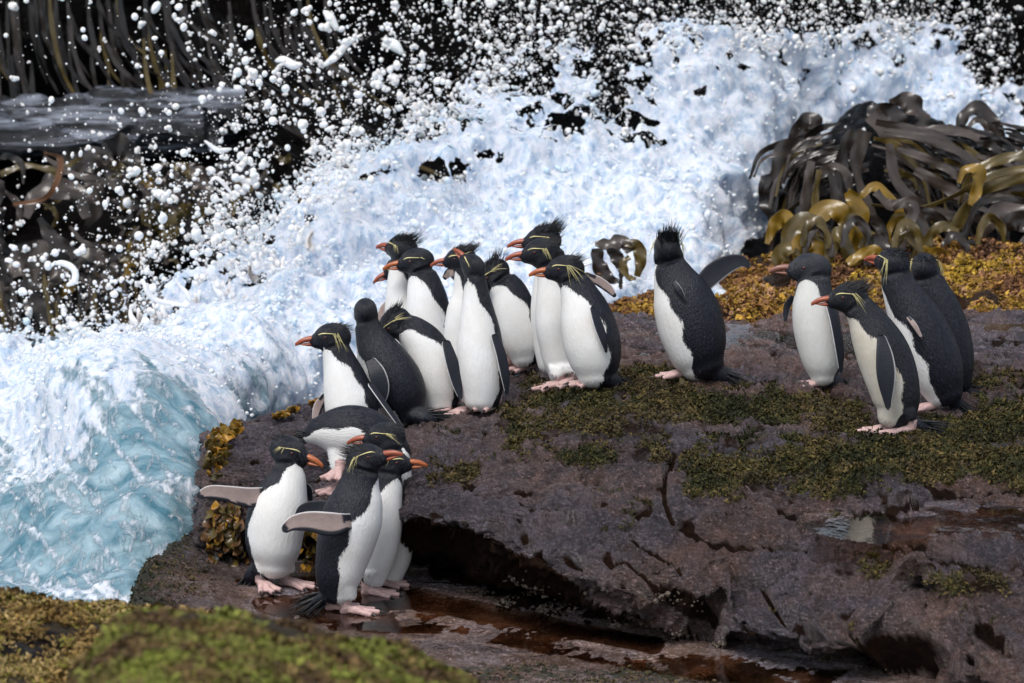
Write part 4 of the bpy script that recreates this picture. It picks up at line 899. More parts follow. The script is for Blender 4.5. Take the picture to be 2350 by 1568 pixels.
def bill_mat(name, c1, c2):
    m = Mat(name); g = m.n('ShaderNodeTexCoord').outputs['Object']; n = m.noise(m.n('ShaderNodeMapping', Vector=g, Scale=(1, 4, 6)), 70, 4)
    return m.fin(Base_Color=m.mix(m.ramp(n, [(.35, 0), (.7, 1)]), c1, c2), Roughness=.32, Normal=m.bump(n, .001, .5))
BILL = {'o': bill_mat('bill_orange', (.34, .082, .026), (.46, .145, .045)), 'r': bill_mat('bill_red', (.27, .060, .030), (.38, .10, .05)), 'b': bill_mat('bill_brown', (.20, .085, .06), (.28, .13, .10))}
M_foot = flat_mat('foot_skin', (.56, .38, .36), .5, .22, 110, .4, .003)
M_claw = flat_mat('claw', (.03, .022, .02), .35, .2)
M_eye = flat_mat('eye', (.05, .008, .006), .08, .1)
M_yel = flat_mat('yellow_plume', (.74, .66, .32), .55, .2, 80)
M_crest = flat_mat('crest_feather', (.010, .011, .014), .5, .2, 80)

def loft(secs, k=24):                                   # secs: (centre, axis a, axis b) rings -> closed mesh
    n = len(secs); th = np.linspace(0, 2 * np.pi, k, endpoint=False)
    V = np.array([c + np.cos(th)[:, None] * a + np.sin(th)[:, None] * b for c, a, b in secs]).reshape(-1, 3)
    V = np.concatenate([V, [secs[0][0]], [secs[-1][0]]]); F = gridF(n, k, True); i0 = n * k; ar = np.arange(k)
    T = np.concatenate([np.stack([np.roll(ar, -1), ar, np.full(k, i0)], -1), np.stack([(n - 1) * k + ar, (n - 1) * k + np.roll(ar, -1), np.full(k, i0 + 1)], -1)])
    return V, F, T
def ellipsoid(c, ax, rad, n=14, k=20):
    ph = np.linspace(.12, np.pi - .12, n)
    return loft([(c + ax[0] * (-math.cos(p) * rad[0]), ax[1] * rad[1] * math.sin(p), ax[2] * rad[2] * math.sin(p)) for p in ph], k)
def remesh(parts, vox, smooth_it):
    V, Fq, Ft, off = [], [], [], 0
    for (v_, q_, t_) in parts: V.append(v_); Fq.append(q_ + off); Ft.append(t_ + off); off += len(v_)
    o = mk('tmp', np.concatenate(V), [np.concatenate(Fq), np.concatenate(Ft)], M_pl)
    a = o.modifiers.new('r', 'REMESH'); a.mode = 'VOXEL'; a.voxel_size = vox; a.use_smooth_shade = True
    b = o.modifiers.new('s', 'SMOOTH'); b.factor = .5; b.iterations = smooth_it
    dg = bpy.context.evaluated_depsgraph_get(); dg.update()
    me = bpy.data.meshes.new_from_object(o.evaluated_get(dg))
    v = np.empty(len(me.vertices) * 3); me.vertices.foreach_get('co', v); nn = np.empty(len(me.vertices) * 3); me.vertices.foreach_get('normal', nn)
    old = o.data; bpy.data.objects.remove(o); bpy.data.meshes.remove(old); me.materials.clear()
    return me, v.reshape(-1, 3), nn.reshape(-1, 3)

# shared head and foot pieces, in metres, x forward, z up
def make_bill(upper):
    n = 14; s = []; L = .052
    for i in range(n):
        t = i / (n - 1); x = -.012 + t * (L + .012)
        if upper:
            top = .0135 * (1 - t ** 3.0) + .0005 - .010 * max(0, t - .7) ** 1.2; bot = -.0030 - .0085 * max(0, t - .62) ** 1.1 * 2.1 + 0.0012 * math.sin(t * 5)
            wd = .0095 * (1 - t ** 1.8) ** .8 + .0009
        else:
            if t > .86: break
            top = -.0022 - .006 * t * t; bot = -.0120 * (1 - (t / .9) ** 2.2) ** .8 - .0035; wd = .0080 * (1 - (t / .9) ** 2) ** .7 + .0008
        c = np.array([x, 0, (top + bot) / 2]); s.append((c, np.array([0, wd, 0]), np.array([0, 0, max((top - bot) / 2, .0006)])))
    V, F, T = loft(s, 16)
    o = mk('bill_template', V, [F, T], BILL['o'], link=False); return o.data
ME_up = {k: None for k in BILL}; ME_lo = {k: None for k in BILL}
up_, lo_ = make_bill(True), make_bill(False)
for k in BILL:
    a = up_.copy(); a.materials.clear(); a.materials.append(BILL[k]); ME_up[k] = a
    a = lo_.copy(); a.materials.clear(); a.materials.append(BILL[k]); ME_lo[k] = a
V_, F_, T_ = ellipsoid(np.zeros(3), np.eye(3), (.0052, .0052, .0052), 8, 12)
ME_eye = mk('eye_template', V_, [F_, T_], M_eye, link=False).data
def foot_mesh():
    parts = []
    def lim(pts, rads, fl=1.):
        c = catmull(np.array(pts, float), 12); r = catmull(np.array(rads)[:, None], 12)[:, 0]; t = np.gradient(c, axis=0); s = []
        for i in range(12):
            tt = nrm(t[i]); a = np.cross(tt, [0, 0, 1]) if abs(tt[2]) < .9 else np.array([0, 1., 0]); a = nrm(a); s.append((c[i], a * r[i], np.cross(tt, a) * r[i] * fl))
        parts.append(loft(s, 14))
    for an, L in ((.42, .058), (0, .066), (-.42, .056)):
        ca, sa = math.cos(an), math.sin(an)
        lim([(-.002, 0, .013), (.02 * ca, .02 * sa, .012), (.6 * L * ca, .6 * L * sa, .0085), (L * ca, L * sa, .006)], [.0095, .0075, .0062, .0055])
    for an, L in ((.21, .046), (-.21, .046)):           # web
        ca, sa = math.cos(an), math.sin(an); lim([(0, 0, .008), (L * .5 * ca, L * .5 * sa, .0065), (L * ca, L * sa, .005)], [.010, .011, .009], .32)
    lim([(-.004, 0, .012), (-.007, 0, .024), (-.008, 0, .036)], [.012, .0115, .011])
    lim([(-.004, 0, .010), (-.018, 0, .006)], [.009, .005])
    me, v, n = remesh(parts, .0022, 3); me.materials.append(M_foot); me.name = 'foot'
    for p in me.polygons: p.use_smooth = True
    return me
ME_foot = foot_mesh()
s_ = [(np.array([t * .014, 0, .0055 - .0035 * t * t]), np.array([0, .0026 * (1 - t) + .0004, 0]), np.array([0, 0, .0028 * (1 - t) + .0004])) for t in np.linspace(0, 1, 6)]
V_, F_, T_ = loft(s_, 8); ME_claw = mk('claw_template', V_, [F_, T_], M_claw, link=False).data

def child(name, me, parent, mat):
    o = bpy.data.objects.new(name, me); C.objects.link(o); o.parent = parent; o.matrix_local = mat; return o
def blades(name, roots, dirs, lens, wid, mat, parent, origin, bend=None, seg=4, col=None):
    n = len(roots); V = []
    r_ = np.asarray(roots, float); d_ = np.asarray(dirs, float); d_ /= np.linalg.norm(d_, axis=1, keepdims=True); L = np.asarray(lens, float)[:, None]
    side = np.cross(d_, VIEW + .4 * R.normal(size=(n, 3))); side /= np.linalg.norm(side, axis=1, keepdims=True)
    nb = np.cross(side, d_); bd = np.zeros((n, 3)) if bend is None else np.asarray(bend, float)
    for i in range(seg + 1):
        t = i / seg; c = r_ + d_ * L * t + bd * L * t * t; w_ = wid * (1 - t ** 1.5) + .00015
        V += [c - side * w_, c + side * w_, c + nb * w_ * .6]
    V = np.stack(V, 1); m = 3 * (seg + 1); Q = []
    for i in range(seg):
        for j in range(3): Q.append([3 * i + j, 3 * i + (j + 1) % 3, 3 * i + 3 + (j + 1) % 3, 3 * i + 3 + j])
    F = (np.arange(n)[:, None, None] * m + np.array(Q)[None]).reshape(-1, 4)
    return mk(name, V.reshape(-1, 3), F, mat, parent, origin=origin, attrs=None if col is None else {'col': np.repeat(col, m, 0)})
def hmat(yaw, pitch, roll=0.):
    y, p = math.radians(yaw), math.radians(pitch)
    f = np.array([math.cos(y) * math.cos(p), math.sin(y) * math.cos(p), math.sin(p)])
    l = np.array([-math.sin(y), math.cos(y), 0]); u_ = np.cross(f, l)
    if roll: c, s = math.cos(roll), math.sin(roll); l, u_ = l * c + u_ * s, u_ * c - l * s
    return f, l, u_
PHI_T = [0, .08, .25, .5, .60, .68, .75, .81, .86, .895]
PHI_A = [78, 88, 90, 86, 77, 64, 50, 40, 27, 0]
GROUP = 'crested penguins gathered on the rocks'
def penguin(label, gp, secs, yaw, head, hyaw, hpitch, bill='o', flip=(), feet=(), tail=None, crest=1., brow=1., ventral=None, dd=0., wm=1., hs_=1., mat=None, seed=0, tuck=None, lat=.93, plume_dir=None, hoff=0., blow=0., nplume=9):
    hs_ *= 1.17
    r = np.random.RandomState(100 + seed); mat = mat or MB_
    d0 = raycam(*gp) or 14.0; d0 += dd
    m = d0 * TAN / 1175; origin = P(gp[0], gp[1], d0)
    root = empty('penguin', origin, label, 'penguin', GROUP)
    f, l, u_ = hmat(yaw, 0)
    vent = nrm(ventral) if ventral is not None else f
    sec = np.array([(s[0], s[1], s[2], (s[3] if len(s) > 3 else 0.)) for s in secs], float)
    cen = P(sec[:, 0], sec[:, 1], d0 + sec[:, 3]); rad = sec[:, 2] * m
    hc = P(head[0], head[1], d0 + hoff)
    c = catmull(cen, 44); rr_ = catmull(rad[:, None], 44)[:, 0]
    t = np.gradient(c, axis=0); t /= np.linalg.norm(t, axis=1)[:, None]
    S_ = []
    for i in range(44):
        w_ = nrm(vent - t[i] * (vent @ t[i])); la = np.cross(t[i], w_); k = 1.
        S_.append((c[i], w_ * rr_[i] * k, la * rr_[i] * lat))
    e_ = nrm(hc - c[-1]); la = nrm(np.cross(e_, nrm(vent - e_ * (vent @ e_)) + 1e-6)); wv_ = np.cross(la, e_); rn = rr_[-1]
    for q, k_ in ((.45, .985), (.8, .95)): S_.append((c[-1] + (hc - c[-1]) * q, wv_ * (rn * (1 - q) + .0395 * hs_ * q) * k_, -la * (rn * (1 - q) + .0365 * hs_ * q) * k_))
    # round the lower end
    for q, s in ((.93, .25), (.75, .45), (.42, .6)):
        S_.insert(0, (c[0] - t[0] * rr_[0] * s, S_[0][1] * 0 + nrm(vent - t[0] * (vent @ t[0])) * rr_[0] * q, np.cross(t[0], nrm(vent - t[0] * (vent @ t[0]))) * rr_[0] * q * lat))
        if q == .93: S_[0], S_[0] = S_[0], S_[0]
    parts = [loft(S_, 28)]
    hf, hl, hu = hmat(hyaw, hpitch)
    parts.append(ellipsoid(hc, (hf, hl, hu), (.050 * hs_, .036 * hs_, .0395 * hs_)))
    parts.append(ellipsoid(hc + hf * .030 * hs_ - hu * .004 * hs_, (nrm(hf - .12 * hu), hl, nrm(hu + .12 * hf)), (.032 * hs_, .0215 * hs_, .0235 * hs_)))
    parts.append(ellipsoid((hc + c[-1]) / 2, (nrm(hc - c[-1] + 1e-4), *((lambda a: (nrm(a), nrm(np.cross(nrm(hc - c[-1] + 1e-4), a))))(np.cross(nrm(hc - c[-1] + 1e-4), [.3, .9, .1])))), (.04, .033 * hs_, .033 * hs_)))
    if tail:
        tb = P(tail[0][0], tail[0][1], d0 + (tail[2] if len(tail) > 2 else 0)); te = P(tail[1][0], tail[1][1], d0 + (tail[2] if len(tail) > 2 else 0))
        c0 = c[2]; q = catmull(np.array([c0, tb, tb + (te - tb) * .55]), 10); rq = np.linspace(rr_[2] * .75, .010, 10)
        tt = np.gradient(q, axis=0); ss = []
        for i in range(10):
            td = nrm(tt[i]); a = nrm(np.cross(td, l + .01)); b = np.cross(td, a); ss.append((q[i], a * rq[i] * .8, b * rq[i]))
        parts.append(loft(ss, 16))
    for ft in feet:                                       # feathered thighs above each foot
        fd = np.clip(raycam(ft[0], ft[1]) or d0, d0 - .05, d0 + .03); fp = P(ft[0], ft[1], fd)
        top = c[4] * .5 + (fp + np.array([0, 0, .09])) * .5; bt = fp + np.array([0, 0, .043])
        if len(ft) == 4: top = c[np.argmin(np.linalg.norm(c - fp, axis=1))] * .8 + fp * .2; bt = fp + (top - fp) * .45
        if np.linalg.norm(top - bt) < .2:
            q = np.linspace(0, 1, 8)[:, None]; q = top + (bt - top) * q; rq = np.linspace(.042, .024, 8)
            parts.append(loft([(q[i], RT * rq[i], np.array([0, 1, 0]) * rq[i]) for i in range(8)], 14))
    me, V, Nn = remesh(parts, .0046, 6)
    # markings follow the bird's own anatomy: distance along the spine and angle round it from the breast line
    spn = np.concatenate([c, catmull(np.array([c[-1], hc]), 8)[1:]]); tn = np.gradient(spn, axis=0); tn /= np.linalg.norm(tn, axis=1)[:, None]
    al = np.concatenate([[0], np.cumsum(np.linalg.norm(np.diff(spn, axis=0), axis=1))]); tt = al / al[-1]
    j = np.argmin(((V[:, None] - spn[None]) ** 2).sum(-1), 1)
    ofs = V - spn[j]; T_ = tn[j]; W_ = vent - T_ * (T_ @ vent)[:, None]; W_ /= np.linalg.norm(W_, axis=1)[:, None]; L_ = np.cross(T_, W_)
    x_, y_ = (ofs * W_).sum(1), (ofs * L_).sum(1); phi = np.degrees(np.abs(np.arctan2(y_, x_)))
    tloc = tt[j] + (ofs * T_).sum(1) / al[-1]
    thr = np.interp(tloc, PHI_T, PHI_A) * wm + 5 * np.sin(tloc * 23 + seed)
    thr = np.where(tloc < -.06, 60, thr)
    mask = .5 + (thr - phi) / 50
    hd = np.linalg.norm((V - hc) / (.058 * hs_), axis=1) < 1
    mask = np.where((tloc > .92) | (np.linalg.norm(V - hc, axis=1) < .040 * hs_), 0, mask)
    mask = np.where(V[:, 2] < c[0, 2] - rr_[0] * .3, np.where(phi < 120, np.maximum(mask, .58 if not tail or np.linalg.norm(nrm(te - tb)) < 0 else mask.max() * 0 + mask), mask), mask)
    if tail:
        tv = nrm(te - c[1]); s_ = (V - c[1]) @ tv; dl = np.linalg.norm(V - c[1] - s_[:, None] * tv, axis=1)
        mask = np.where((s_ > rr_[2] * 1.0) & (dl < rr_[2] * .9), np.minimum(mask, .2), mask)
    for k_, a_ in (('mask', mask), ('headm', hd.astype(float))): me.attributes.new(k_, 'FLOAT', 'POINT').data.foreach_set('value', a_.astype(np.float32))
    fcv = np.stack([tloc * al[-1], phi / 57.3 * .07 * np.sign(y_), np.full(len(V), seed * .7)], -1)
    me.attributes.new('fc', 'FLOAT_VECTOR', 'POINT').data.foreach_set('vector', fcv.astype(np.float32).ravel())
    me.vertices.foreach_set('co', (V - origin).astype(np.float32).ravel()); me.materials.append(mat); me.name = 'body'
    body = bpy.data.objects.new('body', me); C.objects.link(body); body.parent = root
    # loose feather tips over the body
    n = 7500; ix = r.randint(0, len(V), n); keep = np.linalg.norm(V[ix] - hc, axis=1) > .044 * hs_; ix = ix[keep]; n = len(ix)
    fl = -T_[ix]; nv_ = Nn[ix]; fl = fl - (fl * nv_).sum(1, keepdims=True) * nv_; fl /= np.linalg.norm(fl, axis=1, keepdims=True) + 1e-9
    sd_ = np.cross(fl, nv_); L = (.010 * np.exp(r.normal(0, .3, n)))[:, None]; p0 = V[ix] - nv_ * .0008; mkv = mask[ix] > .5
    Vp = np.stack([p0 - sd_ * .0013, p0 + sd_ * .0013, p0 + fl * L + nv_ * L * np.where(mkv, .05, .15)[:, None] + sd_ * L * r.normal(0, .1, (n, 1))], 1).reshape(-1, 3)
    bc = np.where(mkv[:, None], np.array([.83, .835, .84]) if mat is MB_ else np.array([.68, .67, .63]), (np.array([.0085, .0100, .0185]) if mat is not MBj else np.array([.03, .034, .045])))
    bc = bc * np.exp(r.normal(0, 1, (n, 1)) * np.where(mkv, .07, .85)[:, None]); bc = np.clip(bc, 0, .85); bc[~mkv] = np.minimum(bc[~mkv], .09)
    tag(mk('plumage', Vp, np.arange(3 * n).reshape(-1, 3), M_pl, root, False, {'col': np.repeat(np.concatenate([bc, np.ones((n, 1))], 1), 3, 0)}, origin), kind='stuff')
    # bill, eyes
    H = Matrix(((hf[0], hl[0], hu[0], 0), (hf[1], hl[1], hu[1], 0), (hf[2], hl[2], hu[2], 0), (0, 0, 0, 1)))
    def hp(x, y, z): return hc + hs_ * (hf * x + hl * y + hu * z)
    Sc = Matrix.Scale(hs_, 4)
    bm = Matrix.Translation(Vector(hp(.047, 0, -.004) - origin)) @ H @ Matrix.Rotation(math.radians(1), 4, 'Y') @ Sc
    child('upper_bill', ME_up[bill], root, bm); child('lower_bill', ME_lo[bill], root, bm)
    for s in (1, -1):
        child('eye', ME_eye, root, Matrix.Translation(Vector(hp(.021, s * .0275, .007) - origin)) @ H @ Sc)
        if brow:
            pts = [hp(.043, s * .0135, .010), hp(.030, s * .024, .0175), hp(.014, s * .0325, .0185), hp(-.006, s * .0365, .0165)]
            wd = [.0006, .0019, .0014, .0007]
            bt = tube('brow_stripe', pts, wd, M_yel, root, n=12, k=6, origin=origin)
            npl = nplume; rt = [hp(-.006 + r.uniform(-.006, .008), s * .0372, .0165 + r.uniform(-.002, .003)) for _ in range(npl)]
            pd = plume_dir if plume_dir is not None else (-.65, -.65)
            dr = [hf * (pd[0] + r.normal(0, .22)) + hu * (pd[1] + r.normal(0, .25)) + hl * s * r.uniform(.25, .6) for _ in range(npl)]
            blades('plume', rt, dr, [.033 * brow * r.uniform(.4, 1.3) for _ in range(npl)], .0008, M_yel, root, origin, bend=[-hu * .25] * npl)
    if crest > 0:
        nc = int(170 * min(crest, 1.6)); a_ = r.uniform(-1, 1, nc); x0 = r.uniform(-.040, .028, nc)
        yy = a_ * .026; zz = .0385 * np.sqrt(np.clip(1 - (x0 / .052) ** 2 - (yy / .037) ** 2, .05, 1))
        rt = [hp(x0[i], yy[i], zz[i] - .002) for i in range(nc)]
        dr = [hf * (-1.0 + .5 * r.normal() * .5) + hu * (.10 + .62 * max(crest - .55, 0) + .16 * r.normal()) + hl * (a_[i] * .40 + .12 * r.normal() + blow) for i in range(nc)]
        blades('crest', rt, dr, r.uniform(.012, .028, nc) * (.7 + .55 * crest) * np.where(x0 < -.01, 1.25, .7), .0009, M_crest, root, origin, bend=[hu * .15 * crest] * nc)
    if tail:
        nt = 34; sp = r.normal(0, 1, nt); td = nrm(te - tb); sd2 = nrm(np.cross(td, VIEW)); L = np.linalg.norm(te - tb)
        L = L * 1.3; rt = [tb + td * L * .06 + sd2 * x * .009 + VIEW * r.normal() * .008 for x in sp]
        blades('tail', rt, [td + sd2 * x * .15 + VIEW * r.normal() * .12 for x in sp], L * r.uniform(.65, 1.0, nt), .0032, M_crest, root, origin)
    for fi in flip: flipper(root, origin, d0, m, *fi)
    for ft in feet:
        fd = np.clip(raycam(ft[0], ft[1]) or d0, d0 - .05, d0 + .03) if len(ft) < 4 else (raycam(ft[0], ft[1]) or d0); fp = P(ft[0], ft[1], fd); y = math.radians(ft[2])
        fs_ = 1.36
        fo = child('foot', ME_foot, root, Matrix.Translation(Vector(fp - origin) + Vector((0, 0, -.003))) @ Matrix.Rotation(y, 4, 'Z') @ Matrix.Scale(fs_, 4))
        for an, L in ((.42, .058), (0, .066), (-.42, .056)):
            child('claw', ME_claw, fo, Matrix.Rotation(an, 4, 'Z') @ Matrix.Translation((L + .002, 0, .001)))
    return root
def flipper(root, origin, d0, m, pts, hw, side, twist=0., lead=1):
    # side: 'out' shows the dark upper face to the camera, 'under' the pale inner face; lead: +1 leading edge on the left of the direction root->tip as seen
    n, k = 34, 13
    q = P([p[0] for p in pts], [p[1] for p in pts], [d0 + (p[2] if len(p) > 2 else 0) for p in pts])
    c = catmull(q, n); r = np.maximum(catmull(np.array(hw, float)[:, None] * m, n)[:, 0], .0015)
    t = np.gradient(c, axis=0); t /= np.linalg.norm(t, axis=1)[:, None]
    a = np.cross(t, -VIEW); a /= np.linalg.norm(a, axis=1)[:, None]; b = np.cross(a, t)
    cw, sw = math.cos(twist), math.sin(twist); a, b = a * cw + b * sw, b * cw - a * sw      # b points towards the camera
    s = np.linspace(-1, 1, k); th = .0052 * np.sqrt(np.clip(1 - s ** 2, .04, 1)) * np.ones((n, 1)); th *= (1 - .55 * np.linspace(0, 1, n))[:, None]
    rr2 = r[:, None] * np.ones((1, k)); rr2[:1] *= .6; rr2[-1:] *= .35
    mid = c[:, None] + a[:, None] * (rr2 * s)[..., None] + b[:, None] * (.15 * rr2 * (s ** 2 - .4))[..., None]
    V = np.concatenate([mid + b[:, None] * th[..., None], (mid - b[:, None] * th[..., None])[:, ::-1]], 1)
    ss = np.concatenate([s, s[::-1]]) * lead; T = np.linspace(0, 1, n)[:, None] * np.ones((1, 2 * k)); SS = np.ones((n, 1)) * ss
    pale = np.zeros((n, 2 * k), bool)
    if side == 'under': pale[:, :k] = True
    else: pale[:, k:] = True
    dark = np.array([.011, .013, .021]); col = np.ones((n, 2 * k, 3)) * dark
    nz = perlin(V * 60)
    inner = pale & (SS < .62 + .15 * nz) & (T < .9 + .04 * nz) & ~((T < .26) & (SS < -.05 + .1 * nz))
    col[inner] = (.34, .265, .245)
    trail = (SS < -.93) & (T < .93); col[trail] = (.68, .68, .69)
    col *= np.exp(.12 * nz)[..., None]
    F = gridF(n, 2 * k, True); Q = []
    for jn in range(k - 1):
        o_ = (n - 1) * 2 * k; Q.append([jn, jn + 1, 2 * k - 2 - jn, 2 * k - 1 - jn]); Q.append([o_ + jn + 1, o_ + jn, o_ + 2 * k - 1 - jn, o_ + 2 * k - 2 - jn])
    mk('flipper', V.reshape(-1, 3), np.concatenate([F, np.array(Q)]), M_flip, root, origin=origin, attrs={'col': np.concatenate([col.reshape(-1, 3), np.ones((n * 2 * k, 1))], 1)})

#BIRDS
penguin('front left penguin with both wings spread, looking right with bill lowered', (640, 1350),
  [(626,1300,46),(628,1268,64),(629,1230,71),(635,1185,73),(648,1140,64),(660,1102,48),(662,1070,37)], -62, (662,1036), -22, -12, 'o',
  flip=[([(632,1142,.02),(606,1138,-.03),(570,1142,-.06),(520,1133,-.08),(480,1130,-.09),(452,1140,-.09)], [16,19,23,18,15,6], 'under', 0, -1), ([(690,1110,.03),(708,1125,.04),(714,1150,.05)], [10,9,4], 'out', 0, 1)],
  feet=[(600,1348,-65),(660,1345,-25)], tail=((578,1325),(562,1352),.03), crest=.45, brow=.55, seed=1)
penguin('nearest penguin seen from its side, wings held back, bill raised to the right', (782, 1410),
  [(772,1365,36),(775,1330,52),(784,1285,61),(795,1240,68),(807,1192,71),(818,1150,62),(824,1115,48),(829,1085,40)], 0, (838,1055), -18, 18, 'r',
  flip=[([(826,1192,-.03),(796,1198,-.09),(760,1203,-.11),(710,1197,-.12),(672,1202,-.13),(649,1220,-.13)], [14,19,27,23,17,7], 'under', 0, -1), ([(785,1170,.06),(740,1163,.08),(700,1170,.08),(680,1186,.08)], [12,15,15,6], 'out', 0, 1)],
  feet=[(800,1408,-4),(766,1400,0)], tail=((745,1368),(683,1402)), crest=1.0, brow=1.1, seed=2, blow=.15)
penguin('penguin just behind the nearest one, facing right with a pale brow and level bill', (862, 1368),
  [(856,1330,30),(861,1300,41),(867,1258,50),(872,1210,53),(879,1160,47),(887,1122,39),(892,1092,33)], -52, (896,1064), -5, 4, 'o',
  feet=[(848,1366,-12)], crest=.3, brow=.5, seed=3, hs_=.93)
penguin('penguin at the back of the lower group, its head turned left against the bowed back', (885, 1345),
  [(896,1320,32),(901,1280,44),(906,1235,45),(909,1190,43),(909,1140,41),(908,1090,38),(904,1045,37)], -35, (886,1004), 178, -3, 'r',
  flip=[([(912,1180,-.02),(925,1215,-.02),(918,1262,-.02)], [9,13,4], 'under', 0, -1)], feet=[(872,1344,-15)], crest=.35, brow=1.3, seed=4, plume_dir=(-1.1, -.4), dd=.03)
penguin('bowed penguin stepping down off the ledge with arched back', (775, 1105),
  [(705,1000,18),(735,992,38),(775,990,56),(815,992,62),(855,1003,58),(890,1028,48),(912,1062,38)], -20, (915,1095), -10, -60, 'o',
  ventral=(.2, -.5, -.9), feet=[(778,1092,-110,1),(778,1128,-130,1)], tail=((712,1000),(680,1002)), crest=.3, brow=0, seed=5, dd=.08, wm=.92, lat=1.)
penguin('leftmost upper penguin in profile with long yellow plume, facing the sea', (815, 1005),
  [(815,970,52),(808,935,64),(798,898,58),(788,860,49),(778,826,39),(770,800,33)], 222, (763,775), 188, -3, 'r',
  flip=[([(848,880,-.1),(880,925,-.12),(912,970,-.13),(931,998,-.13)], [9,9,7,2], 'out', .9, -1), ([(748,905,.05),(730,935,.06),(722,968,.06)], [8,11,6], 'under', 0, -1)], crest=.6, brow=1.4, seed=6, plume_dir=(-.35, -1.), dd=.22)
penguin('penguin with its back turned and smooth round head, tail on the rock', (930, 975),
  [(940,950,40),(925,918,60),(905,880,68),(884,842,64),(866,806,53),(851,772,38),(842,742,29)], 148, (839,714), 95, 0, 'r',
  flip=[([(848,825,-.09),(866,858,-.11),(876,895,-.11),(872,938,-.1)], [12,19,17,6], 'out', .2, 1)], tail=((972,958),(1032,970),-.05), crest=0, brow=0, seed=7, hs_=.88)
penguin('penguin bending its neck down behind the smooth headed one', (1030, 945),
  [(1012,925,42),(1010,895,52),(1002,860,57),(990,825,55),(972,790,50),(948,765,42),(925,750,34)], 228, (905,742), 190, -42, 'r',
  flip=[([(1022,782,-.09),(1036,830,-.1),(1048,880,-.1),(1058,918,-.1)], [10,15,12,4], 'out', .3, -1), ([(952,872,-.04),(962,884,-.05),(970,897,-.05)], [4,5,2], 'out')], feet=[(1040,938,228)], crest=.7, brow=1.2, seed=8, plume_dir=(-1., .0), hs_=.95)
penguin('sleek headed penguin with bright orange bill at the back of the left group', (1000, 880),
  [(1000,850,50),(995,800,58),(985,740,56),(980,690,50),(974,655,42),(968,628,34)], 228, (957,600), 186, -6, 'o', crest=0, brow=.4, seed=9, nplume=2, hs_=.98)
penguin('dark crested penguin half hidden at the left rear, face turned away', (938, 878),
  [(938,850,45),(930,790,50),(926,720,46),(924,670,40),(923,630,34),(924,600,30)], 235, (924,572), 140, 2, 'r', flip=[([(902,690,0),(882,715,0),(868,748,0)], [10,14,5], 'under', 0, -1)], crest=1.3, brow=.6, seed=10, dd=.1)
penguin('rearmost penguin of the left group, only its bill peeking out', (950, 872),
  [(950,850,40),(945,790,42),(940,730,40),(935,680,34),(930,650,28)], 215, (915,615), 196, -22, 'r', crest=.3, brow=.5, seed=11, dd=.35, hs_=.85)
penguin('penguin facing left with swept crest behind the tall thin one', (1065, 915),
  [(1062,880,36),(1060,840,42),(1060,780,43),(1063,720,40),(1068,680,32),(1068,645,27),(1066,618,25)], 215, (1058,594), 184, -6, 'r', flip=[([(1050,645,.05),(1035,625,.06),(1018,640,.07)], [6,11,5], 'under')], crest=1.0, brow=1.2, seed=12, plume_dir=(-1, .1), hs_=.86, dd=.12)
penguin('tall thin penguin stretching its neck, face hidden', (1100, 955),
  [(1106,918,44),(1107,885,52),(1105,845,57),(1102,800,56),(1100,757,50),(1096,712,40),(1092,668,31),(1090,638,27)], 236, (1086,612), 140, 35, 'r',
  flip=[([(1132,768,-.06),(1148,810,-.07),(1158,858,-.07),(1164,908,-.06)], [8,13,12,4], 'out', .5, -1)], feet=[(1074,950,215),(1136,935,222)], crest=0, brow=.3, seed=13, hs_=.80, nplume=2)
penguin('stooping penguin with white belly between the tall thin one and the trio', (1200, 852),
  [(1205,822,34),(1200,795,46),(1190,755,52),(1180,712,51),(1168,675,45),(1150,648,37)], 228, (1133,628), 185, -38, 'r', feet=[(1218,848,205),(1170,838,200)], tail=((1240,815),(1252,830)), crest=1.0, brow=1.1, seed=14, plume_dir=(-.9, -.1), hs_=.95)
penguin('tallest crested penguin at the back of the trio facing left', (1280, 868),
  [(1272,835,40),(1268,790,45),(1262,720,46),(1264,660,43),(1266,612,37),(1262,578,33)], 222, (1247,553), 184, -2, 'r', flip=[([(1340,630,.1),(1372,645,.1),(1396,662,.1),(1413,682,.1)], [8,11,10,4], 'under', 0, 1)], crest=1.5, brow=.7, seed=15, dd=.16)
penguin('middle penguin of the trio with red bill and drooping plumes', (1292, 898),
  [(1294,862,36),(1291,832,46),(1286,790,51),(1279,742,53),(1273,692,46),(1268,652,37),(1262,615,31)], 232, (1243,580), 186, -4, 'r', feet=[(1280,892,205),(1312,884,215)], crest=.6, brow=1.1, seed=16, plume_dir=(-.3, -1.), dd=.10)
penguin('front penguin of the trio with orange bill and long swept plumes', (1362, 884),
  [(1370,862,46),(1367,835,59),(1361,797,67),(1352,755,66),(1341,712,58),(1328,674,45),(1317,645,35)], 216, (1299,619), 184, -2, 'o',
  flip=[([(1358,705,-.09),(1372,745,-.1),(1384,780,-.1),(1392,810,-.09)], [7,12,10,3], 'out', .5, -1)], feet=[(1362,882,212)], tail=((1412,878),(1436,896)), crest=.7, brow=1.8, seed=17, plume_dir=(-.75, -.75), dd=-.10)
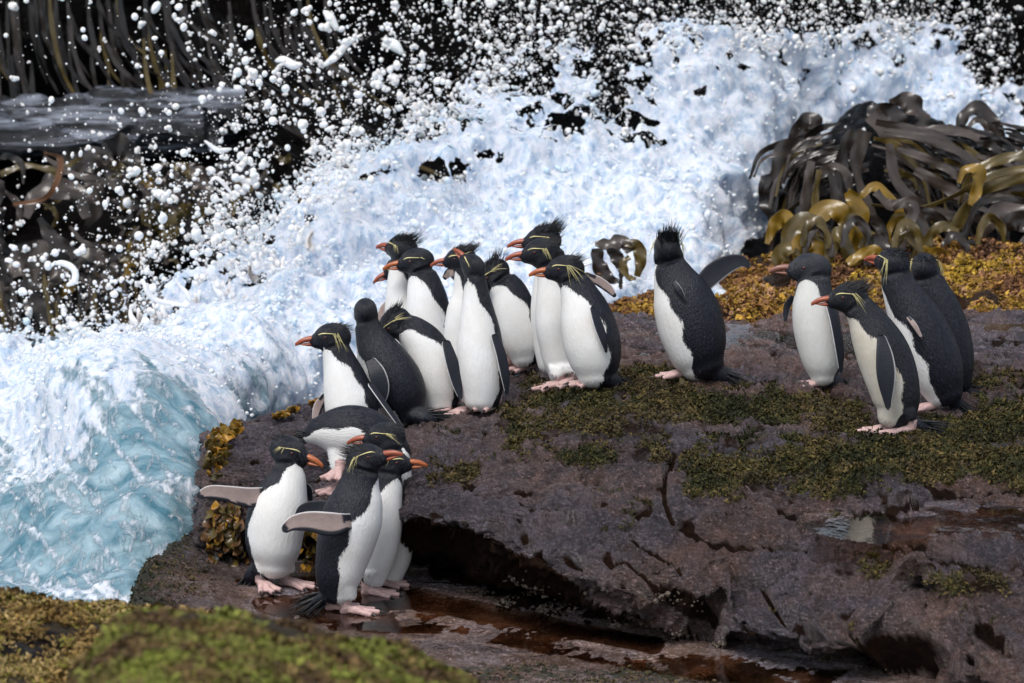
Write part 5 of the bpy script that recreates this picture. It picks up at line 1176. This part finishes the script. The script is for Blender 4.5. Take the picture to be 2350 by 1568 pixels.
penguin('lone penguin with back turned, spiky crest and one wing out to the right', (1575, 872),
  [(1612,838,52),(1603,812,66),(1592,770,75),(1580,728,76),(1565,682,69),(1549,642,52),(1537,608,37)], 166, (1531,570), 98, 2, 'r',
  flip=[([(1600,668,.04),(1635,630,.05),(1670,607,.05),(1700,600,.05),(1722,612,.05)], [18,24,21,14,5], 'out', 0, -1), ([(1545,648,-.09),(1558,665,-.1),(1572,688,-.1)], [6,7,3], 'out')], feet=[(1568,866,190)], tail=((1652,860),(1700,890)), crest=2.1, brow=1.2, seed=18, plume_dir=(-.1, -1.), blow=-.1, wm=.95)
penguin('young grey headed penguin without a crest, facing left', (1885, 890),
  [(1890,866,32),(1888,840,45),(1882,798,54),(1875,750,58),(1869,704,54),(1868,665,45),(1869,638,39)], 240, (1861,618), 184, 4, 'b',
  flip=[([(1898,690,-.07),(1914,740,-.09),(1926,800,-.09),(1930,858,-.08)], [7,11,12,4], 'out', .5, -1), ([(1820,680,.04),(1806,705,.05),(1802,738,.05)], [6,8,4], 'out')], feet=[(1888,886,192)], tail=((1922,880),(1930,893)), crest=0, brow=0, seed=19, mat=MBj, hs_=1.12)
penguin('penguin in front of the right group in profile, with stained chest and dark hanging wing', (2050, 998),
  [(2052,960,40),(2058,930,52),(2053,892,59),(2041,850,63),(2024,806,62),(2004,765,54),(1986,730,43),(1968,704,35)], 196, (1949,684), 186, -2, 'r',
  flip=[([(2022,770,-.1),(2030,820,-.115),(2034,870,-.12),(2038,942,-.11)], [9,20,21,4], 'out', .1, 1)], feet=[(2034,994,182),(2085,996,185)], tail=((2105,975),(2165,992)), crest=1.1, brow=1.5, seed=20, plume_dir=(-.7, -.75), mat=MBd)
penguin('broad penguin seen from behind with drooping yellow plumes on both sides', (2140, 942),
  [(2168,905,44),(2156,870,58),(2141,828,66),(2122,782,67),(2102,738,62),(2082,698,52),(2065,662,42),(2056,632,36)], 158, (2050,604), 135, 4, 'r',
  flip=[([(2082,728,-.09),(2098,748,-.1),(2116,778,-.1)], [5,7,3], 'under')], feet=[(2140,942,195)], tail=((2190,920),(2222,952)), crest=.9, brow=1.6, seed=21, plume_dir=(-.1, -1.), blow=.1)
penguin('rightmost penguin, back turned, partly behind the broad one', (2190, 905),
  [(2196,878,36),(2191,850,45),(2185,808,51),(2172,760,54),(2156,712,50),(2141,676,44),(2130,642,36)], 140, (2122,614), 100, 0, 'r', tail=((2215,895),(2270,928)), crest=.7, brow=1.5, seed=22, plume_dir=(0, -1.), dd=.05)
